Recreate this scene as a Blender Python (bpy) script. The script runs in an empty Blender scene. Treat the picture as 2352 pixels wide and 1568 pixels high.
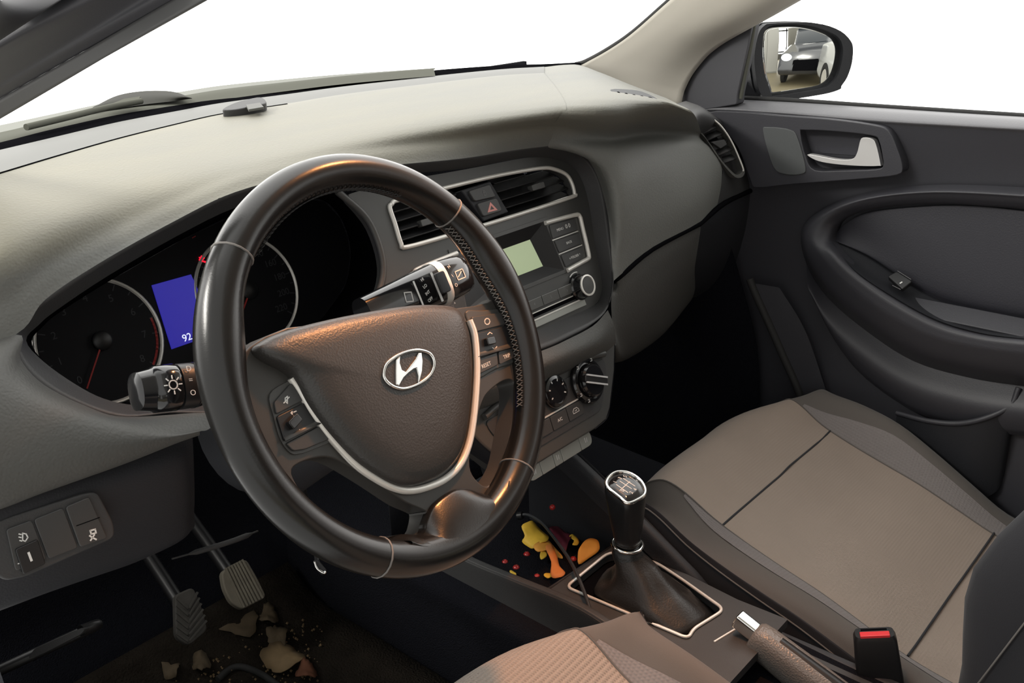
WORLD_DIM, WORLD_BRIGHT, EXPOSURE = 1.0, 3.4, 0.0
SPOTS = [('map_lamp', (-.06, -.06, 1.15), (-.30, -.12, .52), 74, .7, 24.0, (1, .38, .12))]
LIGHTS = [('garage_lamp', (-2.2, 1.2, 2.4), (-.5, 0, .6), (1.2, .35), 60, (1, .97, .9))]
import bpy, bmesh, math, random
from mathutils import Vector as V, Matrix
random.seed(7)
SC = bpy.context.scene
COL = SC.collection
PI = math.pi
R_ = math.radians

# ------------------------------------------------------------------ camera
CAM = V((-.883, -.602, .995)); YAW, PITCH, ROLL, FPX = R_(48.28), R_(22.11), R_(-1.84), 2200.0
CF = V((math.sin(YAW)*math.cos(PITCH), math.cos(YAW)*math.cos(PITCH), -math.sin(PITCH)))
_r = V((math.cos(YAW), -math.sin(YAW), 0)); _u = _r.cross(CF)
CR = _r*math.cos(ROLL) + _u*math.sin(ROLL); CU = _u*math.cos(ROLL) - _r*math.sin(ROLL)
cd = bpy.data.cameras.new('camera'); cam = bpy.data.objects.new('camera', cd); COL.objects.link(cam)
cam.matrix_world = Matrix(((CR.x, CU.x, -CF.x, CAM.x), (CR.y, CU.y, -CF.y, CAM.y), (CR.z, CU.z, -CF.z, CAM.z), (0, 0, 0, 1)))
cd.sensor_width = 36; cd.lens = 36*FPX/2352; cd.clip_start = .01
SC.camera = cam

def ray(px, py): return CR*((px-1176)/FPX) + CU*((784-py)/FPX) + CF
def PX(px, py, x): d = ray(px, py); return CAM + d*((x-CAM.x)/d.x)
def PY(px, py, y): d = ray(px, py); return CAM + d*((y-CAM.y)/d.y)
def PZ(px, py, z): d = ray(px, py); return CAM + d*((z-CAM.z)/d.z)

class Fr:
    """A plane with a local frame: a point (a, b) at height h above it."""
    def __init__(s, o, n, up=(0, 0, 1), u=None):
        s.o = V(o); s.n = V(n).normalized()
        if u is not None:
            s.u = (V(u) - s.n*V(u).dot(s.n)).normalized(); s.v = s.n.cross(s.u)
        else:
            s.v = (V(up) - s.n*V(up).dot(s.n)).normalized(); s.u = s.v.cross(s.n)
    def at(s, a, b, h=0): return s.o + s.u*a + s.v*b + s.n*h
    def lo(s, px, py, h=0):
        d = ray(px, py); o = s.o + s.n*h
        p = CAM + d*((o-CAM).dot(s.n)/d.dot(s.n)) - o
        return (p.dot(s.u), p.dot(s.v))
    def pts(s, l, h=0): return [s.lo(a, b, h) for a, b in l]
    def w(s, px, py, h=0): return s.at(*s.lo(px, py, h), h)
    def spun(s, a, o2=(0, 0), h=0):
        f = Fr(s.at(o2[0], o2[1], h), s.n); f.u = s.u*math.cos(a) + s.v*math.sin(a); f.v = s.v*math.cos(a) - s.u*math.sin(a); return f
    def moved(s, a, b, h=0): return s.spun(0, (a, b), h)

# ------------------------------------------------------------------ objects
def prop(o, label=None, cat=None, group=None, kind=None):
    if label: o['label'] = label
    if cat: o['category'] = cat
    if group: o['group'] = group
    if kind: o['kind'] = kind
    return o
def thing(name, label, cat, loc=(0, 0, 0), group=None):
    o = bpy.data.objects.new(name, None); COL.objects.link(o); o.location = loc; o.empty_display_size = .02
    return prop(o, label, cat, group)
def wloc(o):
    p = V((0, 0, 0))
    while o: p = p + o.location; o = o.parent
    return p
def link(name, me, mat, parent=None, label=None):
    o = bpy.data.objects.new(name, me); COL.objects.link(o)
    if parent is not None:
        o.parent = parent
        off = wloc(parent)
        if off.length > 0: me.transform(Matrix.Translation(-off))
    if mat:
        for m in (mat if isinstance(mat, (list, tuple)) else [mat]): me.materials.append(m)
    if label: o['label'] = label
    return o
def mesh(name, vs, fs, mat, parent=None, label=None, sharp=40, bev=0, seg=2, solid=0, off=-1, sub=0):
    me = bpy.data.meshes.new(name); me.from_pydata([tuple(v) for v in vs], [], fs); me.validate()
    bm = bmesh.new(); bm.from_mesh(me); bmesh.ops.recalc_face_normals(bm, faces=bm.faces) if solid == 0 else None
    bm.to_mesh(me); bm.free()
    me.shade_smooth()
    if sharp: me.set_sharp_from_angle(angle=R_(sharp))
    o = link(name, me, mat, parent, label)
    if solid:
        m = o.modifiers.new('solid', 'SOLIDIFY'); m.thickness = abs(solid); m.offset = off
    if sub:
        m = o.modifiers.new('sub', 'SUBSURF'); m.levels = m.render_levels = sub
    if bev:
        m = o.modifiers.new('bevel', 'BEVEL'); m.width = bev; m.segments = seg; m.limit_method = 'ANGLE'; m.angle_limit = R_(35)
        m.use_clamp_overlap = True; m.harden_normals = True
    return o

def cr(p0, p1, p2, p3, t):
    return (p1*2 + (p2-p0)*t + (p0*2-p1*5+p2*4-p3)*(t*t) + (p1*3-p0-p2*3+p3)*(t*t*t))*.5
def sm(pts, n=6, closed=False):
    """Catmull-Rom through points (tuples or vectors)."""
    p = [V(q) for q in pts]; L = len(p); out = []
    if L < 3 and not closed:
        return [p[0].lerp(p[1], i/n) for i in range(n+1)]
    for i in range(L if closed else L-1):
        if closed: a, b, c, d = p[i-1], p[i], p[(i+1) % L], p[(i+2) % L]
        else:
            b, c = p[i], p[i+1]
            a = p[i-1] if i else b*2-c
            d = p[i+2] if i+2 < L else c*2-b
        for k in range(n): out.append(cr(a, b, c, d, k/n))
    if not closed: out.append(p[-1])
    return out
def rc(pts, r, n=5):
    """Polygon with rounded corners; r one radius or a list."""
    p = [V(q) for q in pts]; L = len(p); out = []
    for i in range(L):
        a, b, c = p[i-1], p[i], p[(i+1) % L]; rr = r[i] if isinstance(r, (list, tuple)) else r
        if rr <= 0: out.append(b.copy()); continue
        d1 = (a-b); d2 = (c-b); l1, l2 = d1.length, d2.length
        k = min(rr, l1*.48, l2*.48)
        s = b + d1*(k/l1); e = b + d2*(k/l2)
        for j in range(n+1):
            t = j/n; out.append(s*(1-t)**2 + b*2*t*(1-t) + e*t*t)
    return out
def t2(l): return [(q[0], q[1]) for q in l]
def rect(cx, cy, w, h, r=0, n=5, ang=0):
    q = [(-w/2, -h/2), (w/2, -h/2), (w/2, h/2), (-w/2, h/2)]
    c, s = math.cos(ang), math.sin(ang)
    q = [(cx+a*c-b*s, cy+a*s+b*c) for a, b in q]
    return t2(rc(q, r, n)) if r else q
def circ(cx, cy, r, n=32, ry=None, a0=0, a1=2*PI):
    full = abs(a1-a0-2*PI) < 1e-6
    return [(cx+r*math.cos(a0+(a1-a0)*i/(n if full else n-1)), cy+(ry or r)*math.sin(a0+(a1-a0)*i/(n if full else n-1))) for i in range(n)]

def prism(name, fr, pts, h0, h1, mat, parent=None, bev=.0008, label=None, holes=(), seg=2, back=False):
    """Plate with a 2-D outline on a frame, its front at h1 and its walls going down to h0."""
    vs, fs = [], []
    def wall(loop):
        b = len(vs); n = len(loop)
        vs.extend(fr.at(a, c, h1) for a, c in loop); vs.extend(fr.at(a, c, h0) for a, c in loop)
        for i in range(n): fs.append((b+i, b+(i+1) % n, b+n+(i+1) % n, b+n+i))
        return b, n
    b, n = wall(pts)
    if not holes:
        fs.append(tuple(range(n)))
        if back: fs.append(tuple(range(2*n-1, n-1, -1)))
        return mesh(name, vs, fs, mat, parent, label, bev=bev, seg=seg)
    rings = [(b, n)] + [wall(h) for h in holes]
    bm = bmesh.new(); bv = [bm.verts.new(v) for v in vs]
    for f in fs: bm.faces.new([bv[i] for i in f])
    for off in ((0, 1) if back else (0,)):
        es = []
        for (b, n) in rings:
            o = b + off*n
            for i in range(n): es.append(bm.edges.get((bv[o+i], bv[o+(i+1) % n])))
        bmesh.ops.triangle_fill(bm, use_beauty=True, use_dissolve=False, edges=es, normal=fr.n)
    bmesh.ops.recalc_face_normals(bm, faces=bm.faces)
    me = bpy.data.meshes.new(name); bm.to_mesh(me); bm.free(); me.shade_smooth(); me.set_sharp_from_angle(angle=R_(40))
    o = link(name, me, mat, parent, label)
    if bev:
        m = o.modifiers.new('bevel', 'BEVEL'); m.width = bev; m.segments = seg; m.limit_method = 'ANGLE'; m.angle_limit = R_(35); m.harden_normals = True
    return o

def box(name, fr, cx, cy, w, h, h0, h1, mat, parent=None, r=0, bev=.0008, label=None, ang=0):
    return prism(name, fr, rect(cx, cy, w, h, r, 4, ang), h0, h1, mat, parent, bev, label, back=True)

def patch(name, rows, mat, parent=None, n=5, thick=0, label=None, closed=False, sharp=0, off=-1, nn=None):
    """Smooth surface through a grid of points."""
    nn = nn or n
    dense = [sm(r, n, closed) for r in rows]
    cols = [sm([d[i] for d in dense], nn) for i in range(len(dense[0]))]
    M, N = len(cols), len(cols[0]); vs = [p for c in cols for p in c]; fs = []
    for i in range(M if closed else M-1):
        for j in range(N-1):
            a = i*N+j; b = ((i+1) % M)*N+j; fs.append((a, b, b+1, a+1))
    return mesh(name, vs, fs, mat, parent, label, sharp=sharp, solid=thick, off=off)
def loft(name, secs, mat, parent=None, label=None, closed=True, ring=False, caps=True, sharp=50, bev=0):
    n = len(secs[0]); vs = [p for s in secs for p in s]; fs = []; L = len(secs)
    for i in range(L if ring else L-1):
        for j in range(n if closed else n-1):
            a = i*n+j; b = i*n+(j+1) % n; c = ((i+1) % L)*n+j; d = ((i+1) % L)*n+(j+1) % n; fs.append((a, b, d, c))
    if caps and closed and not ring: fs.append(tuple(range(n))); fs.append(tuple((L-1)*n+i for i in range(n)))
    return mesh(name, vs, fs, mat, parent, label, sharp=sharp, bev=bev)
def tube(name, pts, r, mat, parent=None, label=None, closed=False, seg=10, n=4, smooth=True, flat=1.0, nrm=None):
    p = sm(pts, n, closed) if smooth else [V(q) for q in pts]
    L = len(p); secs = []; up = V(nrm) if nrm is not None else None; prev = None
    for i in range(L):
        a = p[i-1] if (i or closed) else p[i]; b = p[(i+1) % L] if (i+1 < L or closed) else p[i]
        t = (b-a).normalized()
        if up is not None: x = up - t*up.dot(t)
        else:
            if prev is None: x = t.orthogonal()
            else: x = prev - t*prev.dot(t)
        x.normalize(); prev = x; y = t.cross(x)
        rr = r[min(len(r)-1, int(round(i/(L-1)*(len(r)-1))))] if isinstance(r, (list, tuple)) else r
        secs.append([p[i] + x*(rr*flat*math.cos(2*PI*k/seg)) + y*(rr*math.sin(2*PI*k/seg)) for k in range(seg)])
    return loft(name, secs, mat, parent, label, ring=closed, sharp=60)
def lathe(name, fr, prof, mat, parent=None, seg=32, label=None, sharp=35, ry=1.0):
    secs = [[fr.at(r*math.cos(2*PI*k/seg), r*ry*math.sin(2*PI*k/seg), h) for k in range(seg)] for r, h in prof]
    return loft(name, secs, mat, parent, label, sharp=sharp)
def text(name, body, fr, a, b, h, size, mat, parent, ang=0, align='CENTER', label=None, ext=.0001, squash=1.0):
    cu = bpy.data.curves.new(name, 'FONT'); cu.body = body; cu.size = size; cu.align_x = align; cu.align_y = 'CENTER'; cu.extrude = ext
    tmp = bpy.data.objects.new(name+'_t', cu); COL.objects.link(tmp)
    dg = bpy.context.evaluated_depsgraph_get(); me = bpy.data.meshes.new_from_object(tmp.evaluated_get(dg)); bpy.data.objects.remove(tmp)
    g = fr.spun(ang, (a, b), h)
    me.transform(Matrix(((g.u.x*squash, g.v.x, g.n.x, g.o.x), (g.u.y*squash, g.v.y, g.n.y, g.o.y), (g.u.z*squash, g.v.z, g.n.z, g.o.z), (0, 0, 0, 1))))
    return link(name, me, mat, parent, label)
def strokes(name, fr, lines, h, wd, mat, parent, label=None, th=.0003):
    """A mark drawn as flat bars along polylines (one mesh)."""
    vs, fs = [], []
    for ln in lines:
        for (a, b) in zip(ln[:-1], ln[1:]):
            d = V((b[0]-a[0], b[1]-a[1])); L = d.length
            if L < 1e-7: continue
            d /= L; q = V((-d.y, d.x))*wd*.5; e = d*wd*.5
            c = [(a[0]-e.x+q.x, a[1]-e.y+q.y), (b[0]+e.x+q.x, b[1]+e.y+q.y), (b[0]+e.x-q.x, b[1]+e.y-q.y), (a[0]-e.x-q.x, a[1]-e.y-q.y)]
            k = len(vs)
            for hh in (h, h+th): vs.extend(fr.at(x, y, hh) for x, y in c)
            fs += [(k+4, k+5, k+6, k+7), (k, k+1, k+5, k+4), (k+1, k+2, k+6, k+5), (k+2, k+3, k+7, k+6), (k+3, k, k+4, k+7)]
    return mesh(name, vs, fs, mat, parent, label, sharp=30)

# ------------------------------------------------------------------ materials
def mat(name, col, rough=.5, metal=0, bump=None, coat=0, spec=.5, emit=None, es=0, var=None, sheen=0, coat_r=.1):
    m = bpy.data.materials.new(name); m.use_nodes = True; nt = m.node_tree; b = nt.nodes['Principled BSDF']
    b.inputs['Base Color'].default_value = (*col, 1); b.inputs['Roughness'].default_value = rough; b.inputs['Metallic'].default_value = metal
    b.inputs['Specular IOR Level'].default_value = spec; b.inputs['Coat Weight'].default_value = coat; b.inputs['Coat Roughness'].default_value = coat_r
    if sheen: b.inputs['Sheen Weight'].default_value = sheen
    if emit: b.inputs['Emission Color'].default_value = (*emit, 1); b.inputs['Emission Strength'].default_value = es
    def N(t, **k):
        n = nt.nodes.new(t)
        for a, v in k.items(): setattr(n, a, v)
        return n
    tc = N('ShaderNodeTexCoord')
    if var:                         # (scale, amount) broad tone variation of the material itself
        no = N('ShaderNodeTexNoise'); no.inputs['Scale'].default_value = var[0]; no.inputs['Detail'].default_value = 5
        nt.links.new(tc.outputs['Object'], no.inputs['Vector'])
        mx = N('ShaderNodeMix', data_type='RGBA'); mx.inputs[6].default_value = (*[c*(1-var[1]) for c in col], 1); mx.inputs[7].default_value = (*[min(1, c*(1+var[1])) for c in col], 1)
        nt.links.new(no.outputs['Fac'], mx.inputs[0]); nt.links.new(mx.outputs[2], b.inputs['Base Color'])
    if bump:                        # (kind, scale, strength, distance)
        k, s, st, di = bump
        if k == 'vor':
            t = N('ShaderNodeTexVoronoi', feature='SMOOTH_F1'); t.inputs['Scale'].default_value = s; out = t.outputs['Distance']
            nt.links.new(tc.outputs['Object'], t.inputs['Vector'])
        elif k == 'noise':
            t = N('ShaderNodeTexNoise'); t.inputs['Scale'].default_value = s; t.inputs['Detail'].default_value = 3; out = t.outputs['Fac']
            nt.links.new(tc.outputs['Object'], t.inputs['Vector'])
        elif k == 'weave':
            w1 = N('ShaderNodeTexWave', bands_direction='X'); w1.inputs['Scale'].default_value = s
            w2 = N('ShaderNodeTexWave', bands_direction='Y'); w2.inputs['Scale'].default_value = s*.6
            for w in (w1, w2): nt.links.new(tc.outputs['Object'], w.inputs['Vector'])
            t = N('ShaderNodeMath', operation='MULTIPLY'); nt.links.new(w1.outputs['Fac'], t.inputs[0]); nt.links.new(w2.outputs['Fac'], t.inputs[1]); out = t.outputs[0]
        bp = N('ShaderNodeBump'); bp.inputs['Strength'].default_value = st; bp.inputs['Distance'].default_value = di
        nt.links.new(out, bp.inputs['Height']); nt.links.new(bp.outputs['Normal'], b.inputs['Normal'])
    return m
M = {}
M['plastic'] = mat('dark_grained_plastic', (.04, .04, .041), .55, bump=('vor', 700, .25, .0006), var=(9, .15))
M['plastic_low'] = mat('black_lower_plastic', (.016, .017, .021), .6, bump=('vor', 600, .25, .0006))
M['fascia'] = mat('fascia_plastic', (.062, .062, .060), .42, bump=('noise', 1500, .12, .0003))
M['black'] = mat('black_plastic', (.012, .012, .013), .4)
M['deep'] = mat('matt_black', (.005, .005, .006), 1, spec=0)
M['gloss'] = mat('gloss_black', (.008, .008, .009), .12, coat=.5)
M['preset'] = mat('glossy_grey_key', (.10, .10, .095), .22, coat=.3)
M['button'] = mat('button_plastic', (.046, .046, .046), .45)
M['silver'] = mat('satin_silver', (.82, .80, .75), .36, metal=.35)
M['grey_button'] = mat('silver_grey_painted_button', (.40, .41, .38), .35, metal=.3)
M['satin_chrome'] = mat('satin_chrome', (.86, .85, .84), .25, metal=.4)
M['chrome'] = mat('chrome', (.82, .81, .78), .09, metal=1)
M['leather'] = mat('worn_black_leather', (.009, .0085, .008), .26, bump=('vor', 900, .10, .0004), coat=.15, coat_r=.2, spec=.4, var=(30, .2))
M['spoke'] = mat('spoke_plastic', (.045, .043, .040), .40, bump=('noise', 1400, .1, .0003))
M['pad'] = mat('airbag_cover_plastic', (.040, .038, .036), .40, bump=('vor', 620, .35, .0006))
M['thread'] = mat('grey_thread', (.16, .15, .14), .7)
M['dark_thread'] = mat('black_thread', (.03, .03, .03), .7)
M['white'] = mat('white_print', (.75, .75, .73), .5)
M['faint'] = mat('faint_dial_print', (.035, .037, .042), .6)
M['dim_print'] = mat('dim_grey_print', (.16, .16, .16), .5)
M['red'] = mat('red_plastic', (.75, .04, .05), .35, coat=.3)
M['pink_red'] = mat('red_triangle_print', (.72, .30, .27), .5)
M['needle'] = mat('red_needle', (.35, .015, .012), .5)
M['blue_screen'] = mat('blue_lit_screen', (.01, .01, .1), .3, emit=(.022, .018, .27), es=1)
M['white_lit'] = mat('white_lit_digits', (.7, .7, .8), .4, emit=(.8, .85, 1), es=1)
M['red_lit'] = mat('red_lit_symbol', (.6, .02, .03), .4, emit=(1, .01, .04), es=1)
M['lcd'] = mat('green_lcd', (.47, .56, .36), .25, emit=(.40, .50, .27), es=.30)
M['dial'] = mat('dial_face', (.008, .008, .010), .6, spec=.2)
M['insert'] = mat('beige_seat_fabric', (.31, .245, .20), .9, bump=('weave', 130, .35, .0008), var=(6, .14), sheen=.2)
M['insert_rib'] = mat('beige_ribbed_seat_fabric', (.30, .245, .205), .9, bump=('weave', 95, .8, .0016), var=(6, .12), sheen=.2)
M['mesh_grey'] = mat('grey_mesh_seat_fabric', (.19, .17, .165), .9, bump=('weave', 110, .5, .001), sheen=.2)
M['bolster'] = mat('taupe_seat_fabric', (.105, .092, .083), .9, bump=('noise', 900, .3, .0006), sheen=.15)
M['seat_black'] = mat('black_seat_fabric', (.018, .018, .022), .9, bump=('noise', 900, .3, .0006), sheen=.1)
M['door'] = mat('door_plastic', (.036, .036, .043), .5, bump=('vor', 650, .2, .0005))
M['door_pad'] = mat('door_insert_vinyl', (.024, .024, .032), .6, bump=('vor', 500, .25, .0006))
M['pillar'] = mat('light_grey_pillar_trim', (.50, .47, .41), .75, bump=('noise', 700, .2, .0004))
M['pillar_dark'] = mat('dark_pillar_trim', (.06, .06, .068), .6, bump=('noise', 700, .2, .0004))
M['frit'] = mat('grey_glass_border', (.10, .10, .10), .5)
M['rubber'] = mat('black_rubber', (.022, .022, .022), .75, bump=('noise', 300, .3, .0005))
M['carpet'] = mat('black_carpet', (.008, .0085, .012), 1, bump=('noise', 500, 1, .003), spec=.1)
M['mat'] = mat('dirty_floor_mat', (.022, .018, .014), 1, bump=('noise', 300, 1, .004), spec=.1, var=(25, .6))
M['pedal'] = mat('worn_pedal_rubber', (.20, .18, .14), .8, bump=('noise', 400, .4, .0008), var=(40, .35))
M['pedal2'] = mat('dark_pedal_rubber', (.085, .08, .072), .8, bump=('noise', 400, .4, .0008), var=(40, .4))
M['leaf_tan'] = mat('dry_tan_leaf', (.24, .165, .085), .8, var=(60, .35))
M['leaf_brown'] = mat('dry_brown_leaf', (.095, .068, .038), .8, var=(60, .4))
M['leaf_red'] = mat('dry_rust_leaf', (.16, .06, .03), .8, var=(60, .3))
M['yellow'] = mat('yellow_paper_leaf', (.78, .50, .05), .6, var=(50, .2))
M['amber'] = mat('amber_paper', (.80, .37, .06), .6, var=(50, .15))
M['orange'] = mat('orange_paper', (.66, .22, .05), .6, var=(40, .15))
M['burgundy'] = mat('burgundy_paper', (.10, .008, .022), .6)
M['berry'] = mat('red_berry', (.42, .025, .025), .3, coat=.3)
M['cable'] = mat('dark_cable', (.035, .038, .042), .4)
M['boot'] = mat('gear_boot_leather', (.017, .016, .015), .38, bump=('vor', 500, .3, .0006))
M['hb'] = mat('handbrake_vinyl', (.17, .16, .15), .30, bump=('vor', 520, .6, .0012))
M['white_paint'] = mat('white_car_paint', (.75, .76, .74), .25, coat=1)
M['cowl'] = mat('cowl_grey_plastic', (.11, .112, .095), 1.0, spec=.05)
M['glass_dark'] = mat('dark_window_glass', (.02, .025, .03), .05, coat=.5)
M['black_paint'] = mat('black_car_paint', (.02, .022, .028), .15, coat=1)
M['lamp'] = mat('headlamp_glass', (.8, .82, .85), .08, metal=.6)
M['tyre'] = mat('tyre_rubber', (.02, .02, .02), .8)
M['mirror'] = mat('mirror_silvering', (.92, .93, .90), .01, metal=1)

def dash_material():
    m = mat('dusty_dash_plastic', (.07, .07, .068), .6); nt = m.node_tree; b = nt.nodes['Principled BSDF']
    N = nt.nodes.new; tc = N('ShaderNodeTexCoord')
    # dust lies on the upper skin in wiped swathes: noise stretched along the dash, thicker towards the windscreen
    mp = N('ShaderNodeMapping'); mp.inputs['Scale'].default_value = (2.2, 7, 7); mp.inputs['Rotation'].default_value = (0, 0, .18); nt.links.new(tc.outputs['Object'], mp.inputs['Vector'])
    no = N('ShaderNodeTexNoise'); no.inputs['Scale'].default_value = 1.6; no.inputs['Detail'].default_value = 7; no.inputs['Roughness'].default_value = .55; nt.links.new(mp.outputs[0], no.inputs['Vector'])
    sx = N('ShaderNodeSeparateXYZ'); nt.links.new(tc.outputs['Object'], sx.inputs[0])
    gx = N('ShaderNodeMapRange'); gx.inputs[1].default_value = .33; gx.inputs[2].default_value = -.45; gx.inputs[3].default_value = 0; gx.inputs[4].default_value = 1; nt.links.new(sx.outputs['X'], gx.inputs[0])
    gz = N('ShaderNodeMapRange'); gz.inputs[1].default_value = .160; gz.inputs[2].default_value = .182; nt.links.new(sx.outputs['Z'], gz.inputs[0])
    ad = N('ShaderNodeMath'); ad.operation = 'MULTIPLY_ADD'; nt.links.new(gx.outputs[0], ad.inputs[0]); ad.inputs[1].default_value = .55
    nr = N('ShaderNodeMapRange'); nr.inputs[1].default_value = .35; nr.inputs[2].default_value = .65; nr.inputs[3].default_value = .15; nr.inputs[4].default_value = .5; nt.links.new(no.outputs['Fac'], nr.inputs[0])
    nt.links.new(nr.outputs[0], ad.inputs[2])
    mu = N('ShaderNodeMath'); mu.operation = 'MULTIPLY'; mu.use_clamp = True; nt.links.new(ad.outputs[0], mu.inputs[0]); nt.links.new(gz.outputs[0], mu.inputs[1])
    mx = N('ShaderNodeMix'); mx.data_type = 'RGBA'; mx.inputs[6].default_value = (.155, .158, .148, 1); mx.inputs[7].default_value = (.215, .204, .158, 1)
    nt.links.new(mu.outputs[0], mx.inputs[0]); nt.links.new(mx.outputs[2], b.inputs['Base Color'])
    vo = N('ShaderNodeTexVoronoi'); vo.feature = 'SMOOTH_F1'; vo.inputs['Scale'].default_value = 420; nt.links.new(tc.outputs['Object'], vo.inputs['Vector'])
    bp = N('ShaderNodeBump'); bp.inputs['Strength'].default_value = .35; bp.inputs['Distance'].default_value = .001
    nt.links.new(vo.outputs['Distance'], bp.inputs['Height']); nt.links.new(bp.outputs[0], b.inputs['Normal'])
    return m
M['dash'] = dash_material()
M['dash_low'] = mat('lower_dash_plastic', (.082, .082, .077), .58, bump=('vor', 420, .35, .001), var=(8, .15))
M['strip'] = mat('demister_strip_plastic', (.115, .116, .108), .6)

def glass():
    m = bpy.data.materials.new('clear_glass'); m.use_nodes = True; nt = m.node_tree; nt.nodes.clear(); N = nt.nodes.new
    o = N('ShaderNodeOutputMaterial'); mx = N('ShaderNodeMixShader'); tr = N('ShaderNodeBsdfTransparent'); gl = N('ShaderNodeBsdfGlossy')
    mx.inputs[0].default_value = .008; gl.inputs['Roughness'].default_value = .02
    nt.links.new(tr.outputs[0], mx.inputs[1]); nt.links.new(gl.outputs[0], mx.inputs[2]); nt.links.new(mx.outputs[0], o.inputs[0])
    return m
M['glass'] = glass()

# ------------------------------------------------------------------ reference planes of the car
SF = Fr((0, .215, .70), (0, -.932, .362))                       # face of the centre stack
WF = Fr((-.3786, -.0156, .6705), (.0757, -.8992, .4309), u=(.9965, .0839, 0))   # plane of the steering wheel
def Sp(l, h=0): return SF.pts(l, h)
# ================================================================== dashboard
dash = thing('dashboard', 'grey dusty moulded dashboard with hooded recess and passenger glovebox', 'dashboard', (0, .3, .6))
RH = .025                                                        # the hood's lip stands this far off the stack face
def RP(px, py, e=0): return SF.w(px, py, RH+e)
def row(pts, z): return [PZ(a, b, z) for a, b in pts]
r0 = [(-150, 378), (0, 344), (136, 312), (272, 280), (400, 256), (510, 236), (660, 216), (800, 197), (1000, 174), (1150, 159), (1250, 153)]
r1 = [(-150, 446), (0, 401), (136, 360), (272, 321), (400, 289), (510, 264), (660, 241), (800, 218), (1000, 193), (1150, 176), (1250, 170)]
r2 = [(-170, 640), (-30, 575), (120, 500), (280, 435), (440, 385), (590, 345), (750, 312), (890, 290), (1060, 266), (1200, 250), (1300, 240)]
r3 = [(-190, 860), (36, 768), (105, 687), (235, 600), (400, 508), (540, 441), (700, 402), (880, 381), (1060, 364), (1180, 345), (1262, 335)]
r0p = [PZ(a, b, .808-.012*(i/10)) for i, (a, b) in enumerate(r0)]
r1p = [PZ(a, b, .813-.008*(i/10)) for i, (a, b) in enumerate(r1)]
r2p = [PZ(a, b, [.765, .785, .794, .798, .801, .803, .805, .807, .809, .811, .812][i]) for i, (a, b) in enumerate(r2)]
r3p = [RP(*q) for q in r3]
brow = [r3p[i] + (r2p[i]-r3p[i])*.30 + V((0, -.002, .005+.004*max(0, i-6)/4)) for i in range(11)]
strip_pts = [[a.copy() for a in r0p], [a.copy() for a in r1p]]
tube('strip_seam', [p+V((0, .0, .0008)) for p in r1p[:7]], .0014, M['deep'], dash, n=5, label='dark seam below the demister strip')
patch('windscreen_strip', [r0p, [a.lerp(b, .5)+V((0, 0, .002)) for a, b in zip(r0p, r1p)], r1p], M['strip'], dash, 5, label='pale grey demister strip along the windscreen')
patch('upper_skin', [[p+V((0, 0, -.004)) for p in r1p], [p + (q-p)*.04 + V((0, 0, .0015)) for p, q in zip(r1p, r2p)], r2p, brow, r3p], M['dash'], dash, 6, label='dusty beige-grey upper skin')
# passenger pad
def PP(l): return [PY(a, b, y) for a, b, y in l]
d0 = [r0p[10], r1p[10], r2p[10], brow[10], r3p[10], RP(1345, 360), RP(1392, 470), RP(1410, 645)]
d1 = [PZ(1320, 148, .797), PZ(1330, 170, .805), PZ(1385, 240, .811)] + PP([(1400, 312, .178), (1402, 345, .160), (1420, 420, .143), (1428, 510, .138), (1432, 625, .140)])
d2 = [PZ(1375, 165, .797), PZ(1400, 190, .804), PZ(1460, 238, .806)] + PP([(1480, 300, .185), (1490, 335, .166), (1500, 400, .148), (1505, 490, .142), (1500, 568, .147)])
d3 = [PZ(1450, 195, .794), PZ(1480, 215, .80), PZ(1540, 243, .797)] + PP([(1570, 300, .208), (1580, 335, .19), (1590, 400, .172), (1602, 460, .166), (1600, 515, .170)])
d4 = [PZ(1530, 225, .79), PZ(1555, 238, .79), PZ(1594, 262, .786)] + PP([(1612, 308, .235), (1632, 340, .22), (1656, 376, .206), (1657, 420, .198), (1648, 470, .195)])
d0 = [p + ((r2p[9]-r2p[10])*.10 if i < 5 else V((0, 0, 0))) + V((0, .0005, -.0008 if i < 4 else 0)) for i, p in enumerate(d0)]
grid = [d0, d1, d2, d3, d4]
rows_ = [[g[i] for g in grid] for i in range(8)]
patch('passenger_pad', rows_, M['dash'], dash, 6, label='smooth bulging grey pad before the passenger seat')
# end cap by the passenger door with its vent
capO = PP([(1570, 236, .285), (1610, 250, .275), (1668, 290, .255), (1706, 345, .235), (1728, 405, .215), (1730, 440, .205)])
capI = [d4[1], d4[2], d4[3], d4[5], d4[6], d4[7]]
patch('end_panel', [capI, [a.lerp(b, .5)+V((.006, -.006, .003)) for a, b in zip(capI, capO)], capO, [p+V((.004, .06, -.01)) for p in capO]], M['plastic'], dash, 5)
# groove and lower passenger panel (glovebox)
seam = [SF.w(1414, 640, .004), d1[7], d2[7], d3[7], PY(1612, 508, .174), PY(1668, 462, .19), PY(1732, 432, .195)]
tube('seam_groove', [p+V((0, .002, -.003)) for p in seam], .0045, M['deep'], dash, label='dark seam under the passenger pad')
e1 = [SF.w(1404, 690, .006)] + PP([(1436, 690, .148), (1508, 618, .156), (1594, 558, .178), (1608, 535, .184), (1680, 500, .195), (1735, 470, .20)])
e2 = [SF.w(1406, 745, .0)] + PP([(1432, 765, .17), (1510, 700, .185), (1580, 632, .205), (1596, 612, .212), (1680, 570, .21), (1738, 530, .205)])
e3 = [SF.w(1406, 800, -.012)] + PP([(1428, 830, .23), (1515, 775, .25), (1575, 705, .28), (1585, 685, .285), (1680, 660, .25), (1738, 640, .22)])
e4 = [p+V((-.01 if i > 3 else 0, .10, -.02)) for i, p in enumerate(e3)]
sT = [p+V((0, .002, -.007)) for p in seam]
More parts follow.
